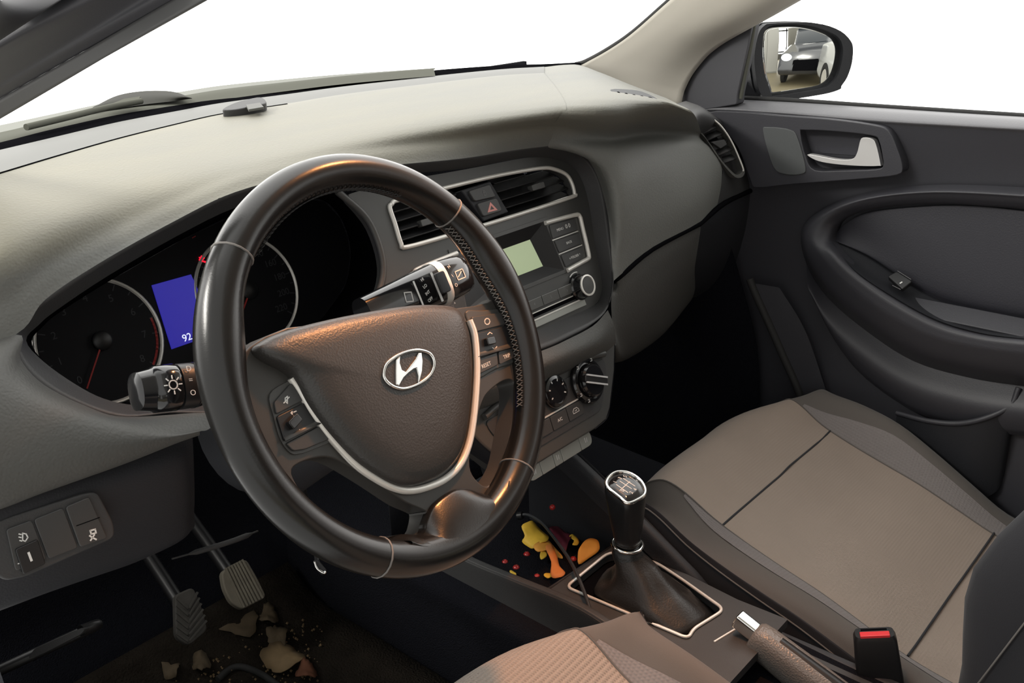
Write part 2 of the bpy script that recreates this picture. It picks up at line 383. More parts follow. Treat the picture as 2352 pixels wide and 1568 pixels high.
patch('end_cover', [r[4:] for r in (sT, e1, e2, e3, e4)], M['plastic_low'], dash, 5)
patch('glovebox_lid', [r[:5] for r in (sT, e1, e2, e3, e4)], M['dash_low'], dash, 5, label='lower grey glovebox lid under the seam')
# lip of the recess: from the skin's edge inwards to the stack face
lip_o = [(36, 768), (60, 722), (105, 687), (235, 600), (400, 508), (540, 441), (700, 402), (880, 381), (1060, 364), (1180, 345), (1262, 335), (1312, 342), (1350, 366), (1380, 415), (1393, 480), (1403, 560), (1410, 645), (1396, 706), (1362, 742), (1300, 775), (1250, 797), (1100, 850), (900, 900), (700, 945), (560, 950), (450, 948), (391, 947), (289, 957), (204, 935), (102, 884), (48, 826)]
lip_i = [(60, 782), (90, 745), (130, 712), (250, 632), (410, 540), (545, 475), (700, 432), (880, 405), (1060, 388), (1150, 372), (1212, 362), (1272, 365), (1313, 381), (1335, 412), (1352, 468), (1369, 579), (1382, 648), (1378, 680), (1366, 700), (1300, 728), (1242, 754), (1100, 800), (900, 850), (700, 890), (570, 915), (460, 924), (400, 928), (310, 930), (238, 915), (173, 882), (100, 830)]
oL = sm([RP(*q) for q in lip_o], 4, True); iL = sm([SF.w(*q) for q in lip_i], 4, True)
mid = [o.lerp(i, .25) + SF.n*.001 for o, i in zip(oL, iL)]; mid2 = [o.lerp(i, .8) - SF.n*.001 for o, i in zip(oL, iL)]
out = [o + (o-i)*.10 + SF.n*-.004 for o, i in zip(oL, iL)]
loft('recess_lip', [out, oL, mid, mid2, iL], M['plastic'], dash, caps=False, sharp=0, label='dark rounded lip of the instrument recess')
# left lower skin: under the recess, down to the knee panel
lowT = [PY(-190, 860, .19), RP(36, 768), RP(48, 826), RP(102, 884), RP(204, 935), RP(289, 957), RP(450, 948), RP(520, 950)]
lowA = PP([(-190, 930, .150), (-60, 880, .150), (40, 905, .145), (105, 925, .142), (200, 956, .138), (300, 975, .135), (415, 985, .132), (480, 985, .13)])
lowB = PP([(-190, 1120, .122), (-60, 1060, .122), (20, 1050, .122), (100, 1040, .122), (200, 1030, .122), (300, 1018, .122), (402, 1003, .122), (460, 990, .122)])
lowC = PP([(-190, 1230, .118), (-60, 1185, .12), (20, 1160, .12), (100, 1130, .122), (200, 1096, .125), (300, 1060, .128), (400, 1020, .13), (455, 1000, .13)])
lowD = [p+V((0, .03, -.004)) for p in lowC]
patch('lower_skin', [lowT, lowA, lowB, lowC, lowD], M['dash_low'], dash, 5, label='grey lower dash skin left of the wheel')
# knee panel below
kT = [p+V((0, .010, -.002)) for p in lowC]
kA = PP([(-190, 1300, .125), (-60, 1245, .125), (20, 1220, .125), (100, 1185, .126), (200, 1150, .128), (300, 1115, .13), (410, 1075, .132), (445, 1060, .14)])
kB = PP([(-190, 1420, .14), (-60, 1370, .14), (20, 1340, .14), (100, 1310, .14), (200, 1280, .142), (300, 1250, .145), (415, 1205, .148), (446, 1170, .155)])
kC = PP([(-190, 1470, .17), (-60, 1420, .17), (20, 1390, .17), (100, 1360, .17), (200, 1325, .17), (300, 1290, .17), (395, 1245, .17), (430, 1215, .175)])
kD = [p+V((0, .12, -.01)) for p in kC]
patch('knee_panel', [kT, kA, kB, kC, kD], M['plastic_low'], dash, 5, label='dark knee panel under the seam')
tube('lower_duct_edge', PP([(395, 1283, .22), (470, 1262, .22), (540, 1240, .22), (592, 1219, .23)]), [.001, .003, .003, .001], M['plastic'], dash)
# centre fascia plates
f_px = [(800, 452), (828, 485), (855, 523), (875, 579), (880, 628), (866, 678), (828, 715), (828, 800), (1000, 850), (1100, 808), (1242, 758), (1300, 730), (1364, 701), (1378, 680), (1382, 648), (1369, 579), (1352, 468), (1335, 412), (1313, 381), (1272, 365), (1212, 362), (1100, 383), (1000, 401), (900, 418), (820, 440)]
vent_px = [(897, 470), (903, 463), (921, 458), (1038, 428), (1145, 403), (1239, 387), (1270, 389), (1299, 402), (1312, 424), (1317, 446), (1313, 452), (1214, 485), (1122, 514), (1030, 541), (932, 568), (919, 560), (905, 515), (893, 478)]
vent2 = t2(sm(Sp(vent_px), 4, True))
dq = [SF.lo(1252, 507, .001), SF.lo(1297, 621, .001)]
disp_hole = [dq[0], dq[1], (-dq[1][0], dq[1][1]), (-dq[0][0], dq[0][1])]
fas = prism('centre_fascia', SF, t2(sm(Sp(f_px), 3, True)), -.012, .0005, M['fascia'], dash, .001, 'grey centre fascia plate', holes=[vent2, disp_hole])
# band between radio and heater controls, heater panel surround
band = [[SF.w(1396, 712, RH), SF.w(1362, 748, RH+.002), SF.w(1300, 781, RH+.003), SF.w(1250, 803, RH+.003), SF.w(1100, 858, RH), SF.w(950, 900, RH)],
        [SF.w(1410, 745, .022), SF.w(1375, 785, .03), SF.w(1310, 815, .032), SF.w(1255, 838, .032), SF.w(1110, 895, .03), SF.w(960, 935, .03)],
        [SF.w(1414, 775, .010), SF.w(1385, 800, .014), SF.w(1318, 835, .014), SF.w(1256, 862, .014), SF.w(1115, 925, .012), SF.w(965, 965, .012)],
        [SF.w(1414, 790, 0), SF.w(1388, 810, 0), SF.w(1320, 845, 0), SF.w(1258, 874, 0), SF.w(1118, 935, 0), SF.w(970, 975, 0)]]
patch('stack_bolster', band, M['dash_low'], dash, 5)
rt = Sp([(1416, 770), (1414, 850), (1404, 935), (1396, 962), (1370, 985)])
lower = rt + [(-a, b) for a, b in reversed(rt)]
prism('heater_surround', SF, lower, -.05, -.001, M['fascia'], dash, .004, 'tapered grey surround of the heater controls')
# side walls of the stack below the pads
for s in (1, -1):
    top = [SF.at(s*abs(a), b, -.002) for a, b in rt]; back = [p+V((s*.012, .16, -.005)) for p in top]
    patch('stack_side', [top, [a.lerp(b, .2)+V((s*.006, 0, 0)) for a, b in zip(top, back)], back], M['plastic_low'], dash, 4)
# sun sensor, tweeter grille
b0 = PZ(565, 250, .815)
fs = Fr(b0, (-.05, -.12, 1), up=(0, 1, 0))
sen = prism('sun_sensor', fs, t2(sm(fs.pts([(512, 262), (530, 250), (560, 240), (600, 233), (612, 246), (580, 254), (540, 262)]), 4, True)), -.004, .006, M['plastic'], dash, .002, 'small sensor pod on the demister strip')
prism('sensor_facet', fs, fs.pts([(565, 241), (597, 236), (606, 246), (571, 252)], .008), .0055, .0085, M['strip'], sen, .0006)
gp = Fr(PZ(1460, 216, .803), (.03, -.1, 1), up=(0, 1, 0))
gr = prism('corner_grille', gp, t2(sm(gp.pts([(1402, 205), (1440, 205), (1475, 210), (1510, 226), (1500, 231), (1430, 229), (1415, 220)], .006), 3, True)), -.003, .006, M['plastic_low'], dash, .001, 'dark slotted grille in the dash corner')
for k in range(5):
    a, b = gp.lo(1420+k*18, 210+k*3, .007); c, d = gp.lo(1437+k*17, 228, .007)
    strokes('slot', gp, [[(a, b), (c, d)]], .0062, .003, M['deep'], gr)
# ------------------------------------------------------------------ side vent (in the end panel)
vf = Fr(PY(1668, 350, .208), (-.45, -.86, .25))
sv = thing('side_air_vent', 'tall slatted air vent at the dash end beside the passenger door', 'air vent', tuple(vf.o))
def zv(l): return [(1560+a/7.127, 240+b/7.127) for a, b in l]
vo2 = t2(sm(vf.pts(zv([(205, 300), (230, 260), (370, 155), (440, 165), (560, 225), (700, 350), (850, 560), (990, 850), (1075, 1080), (1040, 1180), (950, 1200), (850, 1130), (690, 940), (540, 720), (420, 540), (270, 400)]), .012), 4, True))
vi2 = t2(sm(vf.pts(zv([(335, 385), (430, 310), (520, 250), (600, 295), (760, 480), (900, 710), (1000, 950), (1040, 1080), (960, 1150), (870, 1100), (700, 915), (560, 715), (450, 560)]), .012), 3, True))
prism('bezel', vf, vo2, -.004, .012, M['dash_low'], sv, .002, holes=[vi2])
tube('chrome_edge', [vf.w(a, b, .0125) for a, b in zv([(560, 240), (700, 370), (850, 590), (970, 850), (1050, 1060), (1040, 1090)])], .0014, M['silver'], sv, label='thin bright edge of the vent')
prism('duct', vf, vi2, -.022, -.018, M['deep'], sv, 0)
for l in ([(395, 480), (610, 372)], [(465, 592), (735, 470)], [(545, 705), (830, 590)], [(640, 835), (905, 725)], [(725, 960), (985, 870)]):
    fq = zv(l); bq = zv([(a-40, b-88) for a, b in l])
    mesh('slat', [vf.w(*fq[0], .006), vf.w(*fq[1], .006), vf.w(*bq[1], -.006), vf.w(*bq[0], -.006)], [(0, 1, 2, 3)], M['plastic'], sv, solid=.0018, off=0)
tq = zv([(520, 612), (740, 570), (790, 650), (680, 720)])
prism('thumb_tab', vf, vf.pts(tq, .012), .004, .012, M['plastic'], sv, .001)

# ------------------------------------------------------------------ centre vents inside one silver frame
cv = thing('centre_air_vents', 'pair of slatted centre vents in one silver frame above the radio', 'air vent', tuple(SF.o))
tube('silver_frame', [SF.at(a, b, .002) for a, b in t2(sm(Sp(vent_px), 4, True))], .0028, M['silver'], cv, closed=True, smooth=False, seg=8, label='thin silver frame')
prism('duct', SF, vent2, -.034, -.030, M['deep'], cv, 0)
mxp = [(a, b) for a, b in vent2]
def clipx(y):                                                   # left and right limit of the frame at height y
    xs = []
    for (a, b), (c, d) in zip(mxp, mxp[1:]+mxp[:1]):
        if (b-y)*(d-y) <= 0 and abs(b-d) > 1e-9: xs.append(a+(c-a)*(y-b)/(d-b))
    return (min(xs)+.003, max(xs)-.003) if len(xs) >= 2 else None
hx0, hx1 = SF.lo(1062, 470)[0], SF.lo(1150, 450)[0]
hxc, hw = (hx0+hx1)/2, (hx1-hx0)/2
ys = [b for a, b in vent2]; y0, y1 = min(ys), max(ys)
for side in (-1, 1):
    for k in range(5):
        y = y0+(y1-y0)*(k+.6)/5.2
        c = clipx(y)
        if not c: continue
        xa, xb = (c[0], hx0) if side < 0 else (hx1, c[1])
        if xb-xa < .02: continue
        sf = Fr(SF.at((xa+xb)/2, y, -.012), SF.n); sl = Fr(sf.o, (sf.n*.55+sf.v*.83))
        box('slat', sl, 0, 0, xb-xa, .020, -.0008, .0010, M['black'], cv, .003, .0005)
    for k in range(6):
        x = (hx1+.01+k*.022)*1 if side > 0 else (hx0-.01-k*.022)
        if side > 0 and x > mxp[0][0]+.36: continue
        c = [q for q in (y0+(y1-y0)*t/20 for t in range(21)) if clipx(q) and clipx(q)[0]+.004 < x < clipx(q)[1]-.004]
        if len(c) > 3: box('vane', SF, x, (c[0]+c[-1])/2, .0012, c[-1]-c[0], -.03, -.022, M['black'], cv, 0, 0)
    x = SF.lo(1236, 428)[0] if side > 0 else SF.lo(985, 508)[0]; y = SF.lo(1236, 428)[1] if side > 0 else SF.lo(985, 508)[1]
    box('thumb_tab', SF, x, y, .026, .008, -.008, .001, M['fascia'], cv, .002, .0008, ang=0)
hy = (SF.lo(1062, 470)[1]+SF.lo(1150, 450)[1])/2
# hazard and lock switches between the vents
hz = thing('hazard_switch', 'black switch block with red triangle between the centre vents', 'switch', tuple(SF.at(hxc, hy, 0)))
hp = Sp([(1060, 437), (1127, 415), (1170, 487), (1113, 508)])
prism('switch_base', SF, [(a, b) for a, b in hp], -.028, -.0005, M['plastic_low'], hz, .002)
lk = prism('lock_button', SF, t2(rc(Sp([(1078, 438), (1126, 422), (1141, 451), (1092, 462)], .004), .004)), -.001, .003, M['button'], hz, .0012)
hb = prism('hazard_button', SF, t2(rc(Sp([(1097, 467), (1142, 453), (1156, 483), (1112, 497)], .004), .004)), -.001, .003, M['button'], hz, .0012)
tr = Sp([(1126, 464), (1143, 482), (1120, 488)], .0032)
tc_ = (sum(a for a, b in tr)/3, sum(b for a, b in tr)/3)
hl = [(tc_[0]+(a-tc_[0])*.42, tc_[1]+(b-tc_[1])*.42) for a, b in tr]
prism('red_triangle', SF, tr, .0028, .0034, M['pink_red'], hb, 0, 'red warning triangle', holes=[hl])
a, b = SF.lo(1113, 443, .0032)
strokes('padlock_mark', SF, [[(a-.002, b-.003), (a+.002, b-.003), (a+.002, b+.001), (a-.002, b+.001), (a-.002, b-.003)], [(a-.0015, b+.001), (a-.0015, b+.003), (a+.0015, b+.003), (a+.0015, b+.001)]], .003, .0006, M['dim_print'], lk)
# ================================================================== instrument cluster
CF_ = Fr((-.376, .345, .632), (0, -.93, .36))
cl = thing('instrument_cluster', 'dark instrument cluster with two ringed dials and blue screen', 'gauge cluster', tuple(CF_.o))
pod_px = [(60, 782), (90, 745), (130, 712), (250, 632), (410, 540), (545, 475), (690, 440), (775, 438), (828, 485), (855, 523), (875, 579), (880, 628), (866, 678), (828, 720), (760, 800), (660, 880), (570, 915), (460, 924), (400, 928), (310, 930), (238, 915), (173, 882), (100, 830)]
po = sm([SF.w(a, b, -.0015) for a, b in pod_px], 4, True)
bk_px = [(72, 786), (100, 748), (140, 715), (260, 640), (415, 552), (545, 490), (680, 455), (745, 462), (782, 500), (800, 545), (805, 590), (795, 650), (770, 690), (740, 730), (690, 790), (620, 860), (550, 900), (455, 915), (400, 920), (330, 924), (245, 922), (175, 890), (105, 834)]
pb = sm([CF_.w(*q) for q in bk_px], 4, True)
loft('pod', [po, [a.lerp(b, .5) for a, b in zip(po, pb)], pb], M['deep'], cl, caps=False, sharp=0, label='deep dark hood of the cluster')
tube('pod_ring', [SF.w(a, b, .001) for a, b in [(775, 440), (828, 485), (855, 523), (875, 579), (880, 628), (866, 678), (828, 720)]], .004, M['fascia'], cl)
prism('face', CF_, [CF_.lo(*q) for q in bk_px for _ in (0,)], -.004, -.0008, M['dial'], cl, 0)
def gauge(px, py, rpx, name, lab, nums, needle_to, redline):
    a, b = CF_.lo(px, py); r = rpx
    g = lathe(name, CF_.moved(a, b), [(r*.985, 0), (r, .0012), (r*1.02, .0016), (r*1.035, .001), (r*1.04, 0)], M['silver'], cl, 64, label=lab)
    prism('dial_plate', CF_.moved(a, b), circ(0, 0, r*.975, 64), -.0004, .0002, M['dial'], g, 0)
    N_ = len(nums); f = CF_.moved(a, b); lines = []
    for k in range((N_-1)*2+1):
        t = R_(222-264*k/((N_-1)*2)); rr = .86 if k % 2 == 0 else .9
        lines.append([(r*rr*math.cos(t), r*rr*math.sin(t)), (r*.95*math.cos(t), r*.95*math.sin(t))])
    strokes('scale_marks', f, lines, .0003, .0011, M['faint'], g)
    for k, s in enumerate(nums):
        t = R_(222-264*k/(N_-1)); text('numeral', s, f, r*.72*math.cos(t), r*.72*math.sin(t), .0004, r*.17, M['faint'], g)
    if redline:
        strokes('red_line', f, [[(r*.92*math.cos(R_(q)), r*.92*math.sin(R_(q))) for q in range(-42, 8, 4)]], .0004, .0025, M['needle'], g)
    t = R_(needle_to); n = strokes('needle', f, [[(0, 0), (r*.80*math.cos(t), r*.80*math.sin(t))]], .004, .0016, M['needle'], g, 'thin red needle', .001)
    lathe('needle_hub', f, [(r*.16, .0005), (r*.16, .005), (r*.13, .0065), (.0005, .007)], M['black'], g, 24)
gauge(232, 783, .0655, 'tachometer', 'left ringed dial with numbers to eight', ['0', '1', '2', '3', '4', '5', '6', '7', '8'], 232, True)
gauge(570, 668, .0655, 'speedometer', 'right ringed dial with many speed numbers', ['0', '20', '40', '60', '80', '100', '120', '140', '160', '180', '200', '220'], 228, False)
sc_ = CF_.pts([(348, 655), (438, 630), (500, 765), (394, 802)])
scr = prism('info_screen', CF_, sc_, -.0005, .001, M['blue_screen'], cl, .0003, 'blue lit information screen')
p = CF_.lo(430, 775, .0015); text('temperature_digits', '92', CF_, p[0], p[1], .0013, .0115, M['white_lit'], scr, 0.0)
p2 = CF_.lo(444, 767, .0015); strokes('degree_mark', CF_, [[(p2[0], p2[1]), (p2[0]+.001, p2[1]), (p2[0]+.001, p2[1]+.001), (p2[0], p2[1]+.001), (p2[0], p2[1])]], .0013, .0006, M['white_lit'], scr)
p = CF_.lo(464, 596, .001)
wl = strokes('warning_light', CF_, [[(p[0]-.002, p[1]+.003), (p[0]+.003, p[1]+.001), (p[0]-.002, p[1]-.001), (p[0]+.003, p[1]-.003)], [(p[0]+.001, p[1]+.004), (p[0]-.003, p[1]+.0005), (p[0]+.003, p[1]-.004)]], .0006, .0014, M['red_lit'], cl, 'small red lit warning symbol')
p = CF_.lo(446, 545, .001)
strokes('dim_light', CF_, [[(p[0]-.002, p[1]), (p[0]+.002, p[1]+.001)]], .0006, .001, M['needle'], cl)

# ================================================================== car radio
ra = thing('car_radio', 'grey car radio with pale green screen and silver framed buttons', 'radio', tuple(SF.at(0, -.12, 0)))
def mir(l): return [(-a, b) for a, b in l]
pan = Sp([(1255, 500), (1335, 470), (1345, 500), (1362, 600), (1374, 655), (1360, 690), (1245, 738)], .0015)
# display recess, mirrored about the stack's centre line
sc1 = Sp([(1237, 519), (1254, 518), (1296, 617), (1215, 655)], .002)
disp_o = [SF.lo(1251, 508, .002), SF.lo(1296, 619, .002)]
dx1, dy1 = disp_o[0]; dx2, dy2 = disp_o[1]
ro = [(dx1, dy1), (dx2, dy2), (-dx2, dy2), (-dx1, dy1)]
lc = SF.lo(1217, 550, -.008); lc2 = SF.lo(1247, 611, -.008)
li = [(lc[0], lc[1]), (lc2[0], lc2[1]), (-lc2[0]*.45, lc2[1]), (-lc[0]*.45, lc[1])]
vs = [SF.at(a, b, .0016) for a, b in ro] + [SF.at(a, b, -.0078) for a, b in li]
mesh('display_bezel', vs, [(0, 1, 5, 4), (1, 2, 6, 5), (2, 3, 7, 6), (3, 0, 4, 7)], M['black'], ra, 'sloping dark display bezel', sharp=10)
plate_o = [(SF.lo(1256, 497)[0], SF.lo(1256, 497)[1]), (SF.lo(1303, 625)[0], SF.lo(1303, 625)[1])]
po_ = [plate_o[0], plate_o[1], (-plate_o[1][0], plate_o[1][1]), (-plate_o[0][0], plate_o[0][1])]
prism('face_plate', SF, po_, .0006, .0018, M['fascia'], ra, .0004, holes=[ro])
lcd = prism('lcd_screen', SF, li, -.0092, -.0079, M['lcd'], ra, 0, 'pale green lcd screen')
# silver frames and three buttons each side
fr_px = [(1252, 512), (1318, 494), (1331, 496), (1337, 518), (1352, 584), (1350, 594), (1340, 600), (1303, 621)]
b_px = [[(1262, 517), (1321, 501), (1328, 527), (1270, 548)], [(1274, 553), (1331, 534), (1337, 559), (1285, 580)], [(1289, 586), (1339, 566), (1339, 585), (1334, 594), (1300, 613)]]
for s in (1, -1):
    fr2 = Sp(fr_px, .003)
    if s < 0: fr2 = mir(fr2)
    tube('silver_frame', [SF.at(a, b, .003) for a, b in fr2], .0032, M['silver'], ra, smooth=True, seg=8, n=3, label='satin silver frame round the buttons')
    for k, bp_ in enumerate(b_px):
        q = Sp(bp_, .0035)
        if s < 0: q = mir(q)[::-1]
        bt = prism('button', SF, t2(rc(q, .002)), .0007, .0036, M['button'], ra, .0008)
        cx_ = sum(a for a, b in q)/len(q); cy_ = sum(b for a, b in q)/len(q)
        if s > 0:
            if k == 0:
                text('lettering', 'MENU', SF, cx_-.009, cy_, .0037, .0052, M['white'], bt)
                for dx in (.005, .0115): strokes('lettering', SF, [circ(cx_+dx, cy_+.001, .0016, 8, .0024)+[(cx_+dx+.0016, cy_+.001)]], .0037, .0011, M['white'], bt)
            else: text('lettering', ['', 'BACK', 'v FOLDER ^'][k], SF, cx_, cy_, .0037, .0048, M['white'], bt)
        else:
            if k == 2: text('lettering', 'v          ^', SF, cx_, cy_, .0037, .0055, M['white'], bt); text('lettering', 'SEEK\nTRACK', SF, cx_, cy_, .0037, .0040, M['dim_print'], bt)
        if k < 2:
            e0, e1 = (q[3], q[2]) if s > 0 else (q[0], q[1])
            strokes('silver_line', SF, [[(e0[0], e0[1]-.002), (e1[0], e1[1]-.002)]], .0012, .0011, M['silver'], ra, th=.0012)
# rotary knobs
kx, ky = SF.lo(1349, 655, .018)
for s in (1, -1):
    kf = SF.moved(s*kx, ky, .0008)
    kn = lathe('rotary_knob', kf, [(.0185, 0), (.0185, .004), (.0165, .006), (.0158, .017), (.0140, .0185), (.0138, .0185)], M['gloss'], ra, 40)
    lathe('silver_ring', kf, [(.0150, .0170), (.0148, .0192), (.0128, .0196), (.0120, .0185)], M['silver'], kn, 40)
    lathe('knob_cap', kf, [(.0122, .0180), (.0115, .0192), (.0004, .0196)], M['fascia'], kn, 32)
    tube('index_arc', [kf.at(.021*math.cos(R_(q)), .021*math.sin(R_(q)), .0015) for q in range(75, 135, 12)], .0009, M['white'], ra)
# preset buttons, slot and silver tray lip
pr = [SF.lo(1225, 698, .004), SF.lo(1320, 660, .004)]
x1 = pr[1][0]; yb = (pr[0][1]+pr[1][1])/2
n_ = 6; wv = 2*x1/n_
for k in range(n_):
    x = -x1+wv*(k+.5); b_ = box('preset_button', SF, x, yb, wv-.001, .0135, .0007, .0045, M['preset'], ra, .001, .0014)
    text('lettering', str(k+1), SF, x, yb, .0046, .005, M['dim_print'], b_)
ys_ = SF.lo(1300, 693, .003)[1]; xs_ = SF.lo(1335, 680, .003)[0]
strokes('silver_line', SF, [[(-xs_, ys_+.0035), (xs_, ys_+.0035)]], .0008, .0012, M['silver'], ra, th=.0016)
box('disc_slot', SF, 0, ys_, 2*xs_, .0045, .0006, .0009, M['deep'], ra, 0, 0)
sl = Sp([(1237, 727), (1342, 684), (1348, 700), (1242, 752)], .003)
xr = (sl[1][0], sl[1][1]); xr2 = (sl[2][0], sl[2][1])
prism('silver_lip', SF, [(-xr2[0], xr2[1]), (xr2[0], xr2[1]), (xr[0], xr[1]), (-xr[0], xr[1])], .0006, .003, M['grey_button'], ra, .001, 'brushed pale lip under the disc slot')
strokes('lip_edge', SF, [[(-xr[0], xr[1]), (xr[0], xr[1])]], .0028, .0018, M['silver'], ra, th=.001)

# ================================================================== heater controls
hc = thing('heater_controls', 'heater control panel with three dials below the radio', 'heater controls', tuple(SF.at(0, -.27, 0)))
inn = Sp([(1388, 822), (1392, 850), (1384, 925), (1376, 945)], 0)
ip = inn + mir(inn)[::-1]
prism('panel', SF, t2(rc(ip, .008)), -.0006, .0006, M['plastic'], hc, .0004)
tube('top_trim', [SF.at(a, b, .002) for a, b in [(-inn[0][0], inn[0][1]+.006), (-inn[0][0]*.7, inn[0][1]+.012), (0, inn[0][1]+.014), (inn[0][0]*.7, inn[0][1]+.012), (inn[0][0], inn[0][1]+.006)]], .0045, M['fascia'], hc)
kx, ky = SF.lo(1352, 874, .006)
for s, lab in ((1, 'right dial with a bright silver grip bar'), (-1, 'left dial with a blue arc')):
    kf = SF.moved(s*kx, ky, .0008)
    kn = lathe('dial', kf, [(.0315, 0), (.0315, .005), (.0295, .0075), (.026, .008), (.0255, .006), (.0235, .0065), (.0225, .014), (.020, .0165), (.0005, .0170)], M['gloss'], hc, 48, label=lab)
    an = R_(-24) if s > 0 else R_(75)
    g = kf.spun(an)
    bar = box('grip_bar', g, 0, 0, .046, .0105, .012, .0205, M['black'], kn, .004, .002)
    for q in (1, -1): strokes('bright_edge', g, [[(-.020, q*.0050), (.020, q*.0050)]], .0195, .0022, M['satin_chrome'], kn, th=.0022)
    if s < 0:
        strokes('blue_arc', kf, [[(.0282*math.cos(R_(q)), .0282*math.sin(R_(q))) for q in range(120, 245, 6)]], .0082, .0016, mat('blue_print', (.05, .11, .28), .5), kn)
        strokes('red_arc', kf, [[(.0282*math.cos(R_(q)), .0282*math.sin(R_(q))) for q in range(20, 75, 6)]], .0082, .0016, M['needle'], kn)
    else:
        for q in (60, 125, 205, 240, 330):
            c, d = .0285*math.cos(R_(q)), .0285*math.sin(R_(q))
            strokes('vent_mark', kf, [[(c-.002, d-.001), (c+.001, d-.001), (c+.001, d+.002)], [(c-.001, d+.002), (c-.001, d+.0025)]], .0082, .001, M['white'], kn)
fx, fy = 0, SF.lo(1277, 898, .006)[1]
kf = SF.moved(SF.lo(1277, 898, .006)[0], fy, .0008)
fd = lathe('fan_dial', kf, [(.0225, 0), (.0225, .004), (.0205, .007), (.0165, .0085), (.0160, .007), (.0005, .0075)], M['gloss'], hc, 40)
for k in range(6):
    q = R_(205-46*k); strokes('speed_mark', kf, [[(.0138*math.cos(q), .0138*math.sin(q)), (.0158*math.cos(q), .0158*math.sin(q))]], .0078, .0016, M['white'], fd)
yl = SF.lo(1292, 936, .002)[1]; xl = SF.lo(1335, 918, .002)[0]
strokes('silver_line', SF, [[(-xl, yl), (xl, yl)]], .0008, .0018, M['silver'], hc, th=.0016)
wb = xl*2/3
for k, s in enumerate((None, 'A/C', '')):
    x = -xl + wb*(k+.5); bt = box('push_button', SF, x, yl-.0125, wb-.0012, .019, .0007, .0022, M['button'], hc, .0015, .0006)
    if s: text('lettering', s, SF, x, yl-.0125, .0024, .006, M['white'], bt)
    elif s == '': strokes('recirculation_mark', SF, [[(x-.006, yl-.015), (x-.006, yl-.012), (x-.003, yl-.009), (x+.003, yl-.009), (x+.006, yl-.012), (x+.006, yl-.015), (x-.006, yl-.015)], [(x-.002, yl-.0125), (x+.002, yl-.0125), (x+.001, yl-.011)]], .0024, .0007, M['white'], bt)
# button strip jutting out at the bottom
SB = Fr((0, .128, .36), (0, -.94, .34))
bb = thing('seat_heater_strip', 'silver-grey push button strip jutting from the stack bottom', 'switch', tuple(SB.o))
h_ = .026
pr_ = SB.lo(1358, 1000, h_)
yc = pr_[1]-.001; xe = pr_[0]
tb = [(-xe, yc+.010), (xe*.98, yc+.010), (xe*.98, yc+.030), (-xe, yc+.030)]
prism('strip_body', SB, [(-xe, yc-.012), (xe, yc-.012), (xe, yc+.045), (-xe, yc+.045)], -.06, -.002, M['plastic_low'], bb, .004)
prism('gloss_panel', SB, t2(rc(tb, .004)), -.002, .008, M['gloss'], bb, .0012)
strokes('silver_line', SB, [[(-xe*.5, yc+.029), (xe*.6, yc+.029)]], .0082, .0012, M['silver'], bb, th=.0008)
for dx in (.004, .010): strokes('status_mark', SB, [[(xe-.012+dx, yc+.015), (xe-.009+dx, yc+.015)]], .0082, .0012, M['white'], bb)
edges = [-xe, -xe*.62, -xe*.22, xe*.02, xe*.62, xe]
for k in range(5):
    x0, x1_ = edges[k], edges[k+1]; r = .0095 if k in (0, 4) else .0012
    q = [(x0+.0005, yc-.0105), (x1_-.0005, yc-.0105), (x1_-.0005, yc+.0105), (x0+.0005, yc+.0105)]
    rr = [.001, .0095, .0095, .001] if k == 4 else [.0095, .001, .001, .0095] if k == 0 else .001
    b_ = prism('push_button', SB, t2(rc(q, rr)), .001, h_, M['grey_button'], bb, .003, seg=3)
    if k in (0, 2, 4): strokes('heater_mark', SB, [[((x0+x1_)/2-.002, yc-.003), ((x0+x1_)/2-.002, yc+.003)], [((x0+x1_)/2+.001, yc-.003), ((x0+x1_)/2+.002, yc+.002)]], h_+.0001, .001, M['white'], b_)

# ================================================================== switch panel left of the wheel
kf = Fr(PY(140, 1225, .1225), (0.0, -.985, .17))
ks = thing('knee_switch_panel', 'black panel of small switches on the knee panel', 'switch panel', tuple(kf.o))
sp_ = t2(rc(kf.pts([(-30, 1210), (20, 1188), (195, 1133), (225, 1130), (262, 1200), (265, 1235), (60, 1325), (10, 1335), (-30, 1300)], .004), .006))
prism('bezel', kf, sp_, -.012, .004, M['plastic'], ks, .002)
b1 = prism('lamp_level_switch', kf, t2(rc(kf.pts([(14, 1216), (74, 1194), (108, 1285), (36, 1312)], .006), .003)), .003, .006, M['button'], ks, .001)
b2 = prism('blank_plate', kf, t2(rc(kf.pts([(78, 1193), (146, 1166), (180, 1258), (112, 1284)], .006), .003)), .003, .006, M['button'], ks, .001)
b3 = prism('stability_switch', kf, t2(rc(kf.pts([(150, 1164), (205, 1141), (247, 1235), (184, 1257)], .006), .003)), .003, .0065, M['button'], ks, .001)
def kp(l, h=.0064): return [kf.lo(a, b, h) for a, b in l]
strokes('lamp_mark', kf, [kp([(52, 1224), (60, 1226), (64, 1234), (58, 1243), (52, 1240), (52, 1224)]), kp([(44, 1226), (48, 1227)]), kp([(44, 1233), (48, 1234)]), kp([(46, 1241), (50, 1242)])], .0062, .0009, M['white'], b1)
box('level_wheel', kf, *kf.lo(70, 1278, .007), .018, .022, .004, .0078, M['black'], b1, .002, .001)
strokes('level_mark', kf, [kp([(66, 1270), (72, 1286)], .008)], .0079, .0018, M['white'], b1)
strokes('level_mark', kf, [kp([(42, 1294), (48, 1293)])], .0062, .0008, M['white'], b1)
strokes('skid_mark', kf, [kp([(207, 1218), (218, 1215), (220, 1223), (209, 1226), (207, 1218)]), kp([(206, 1230), (212, 1234), (208, 1240)]), kp([(216, 1228), (212, 1234), (220, 1238)])], .0066, .0013, M['white'], b3)
strokes('split_line', kf, [kp([(176, 1207), (228, 1188)])], .0064, .0007, M['deep'], b3)
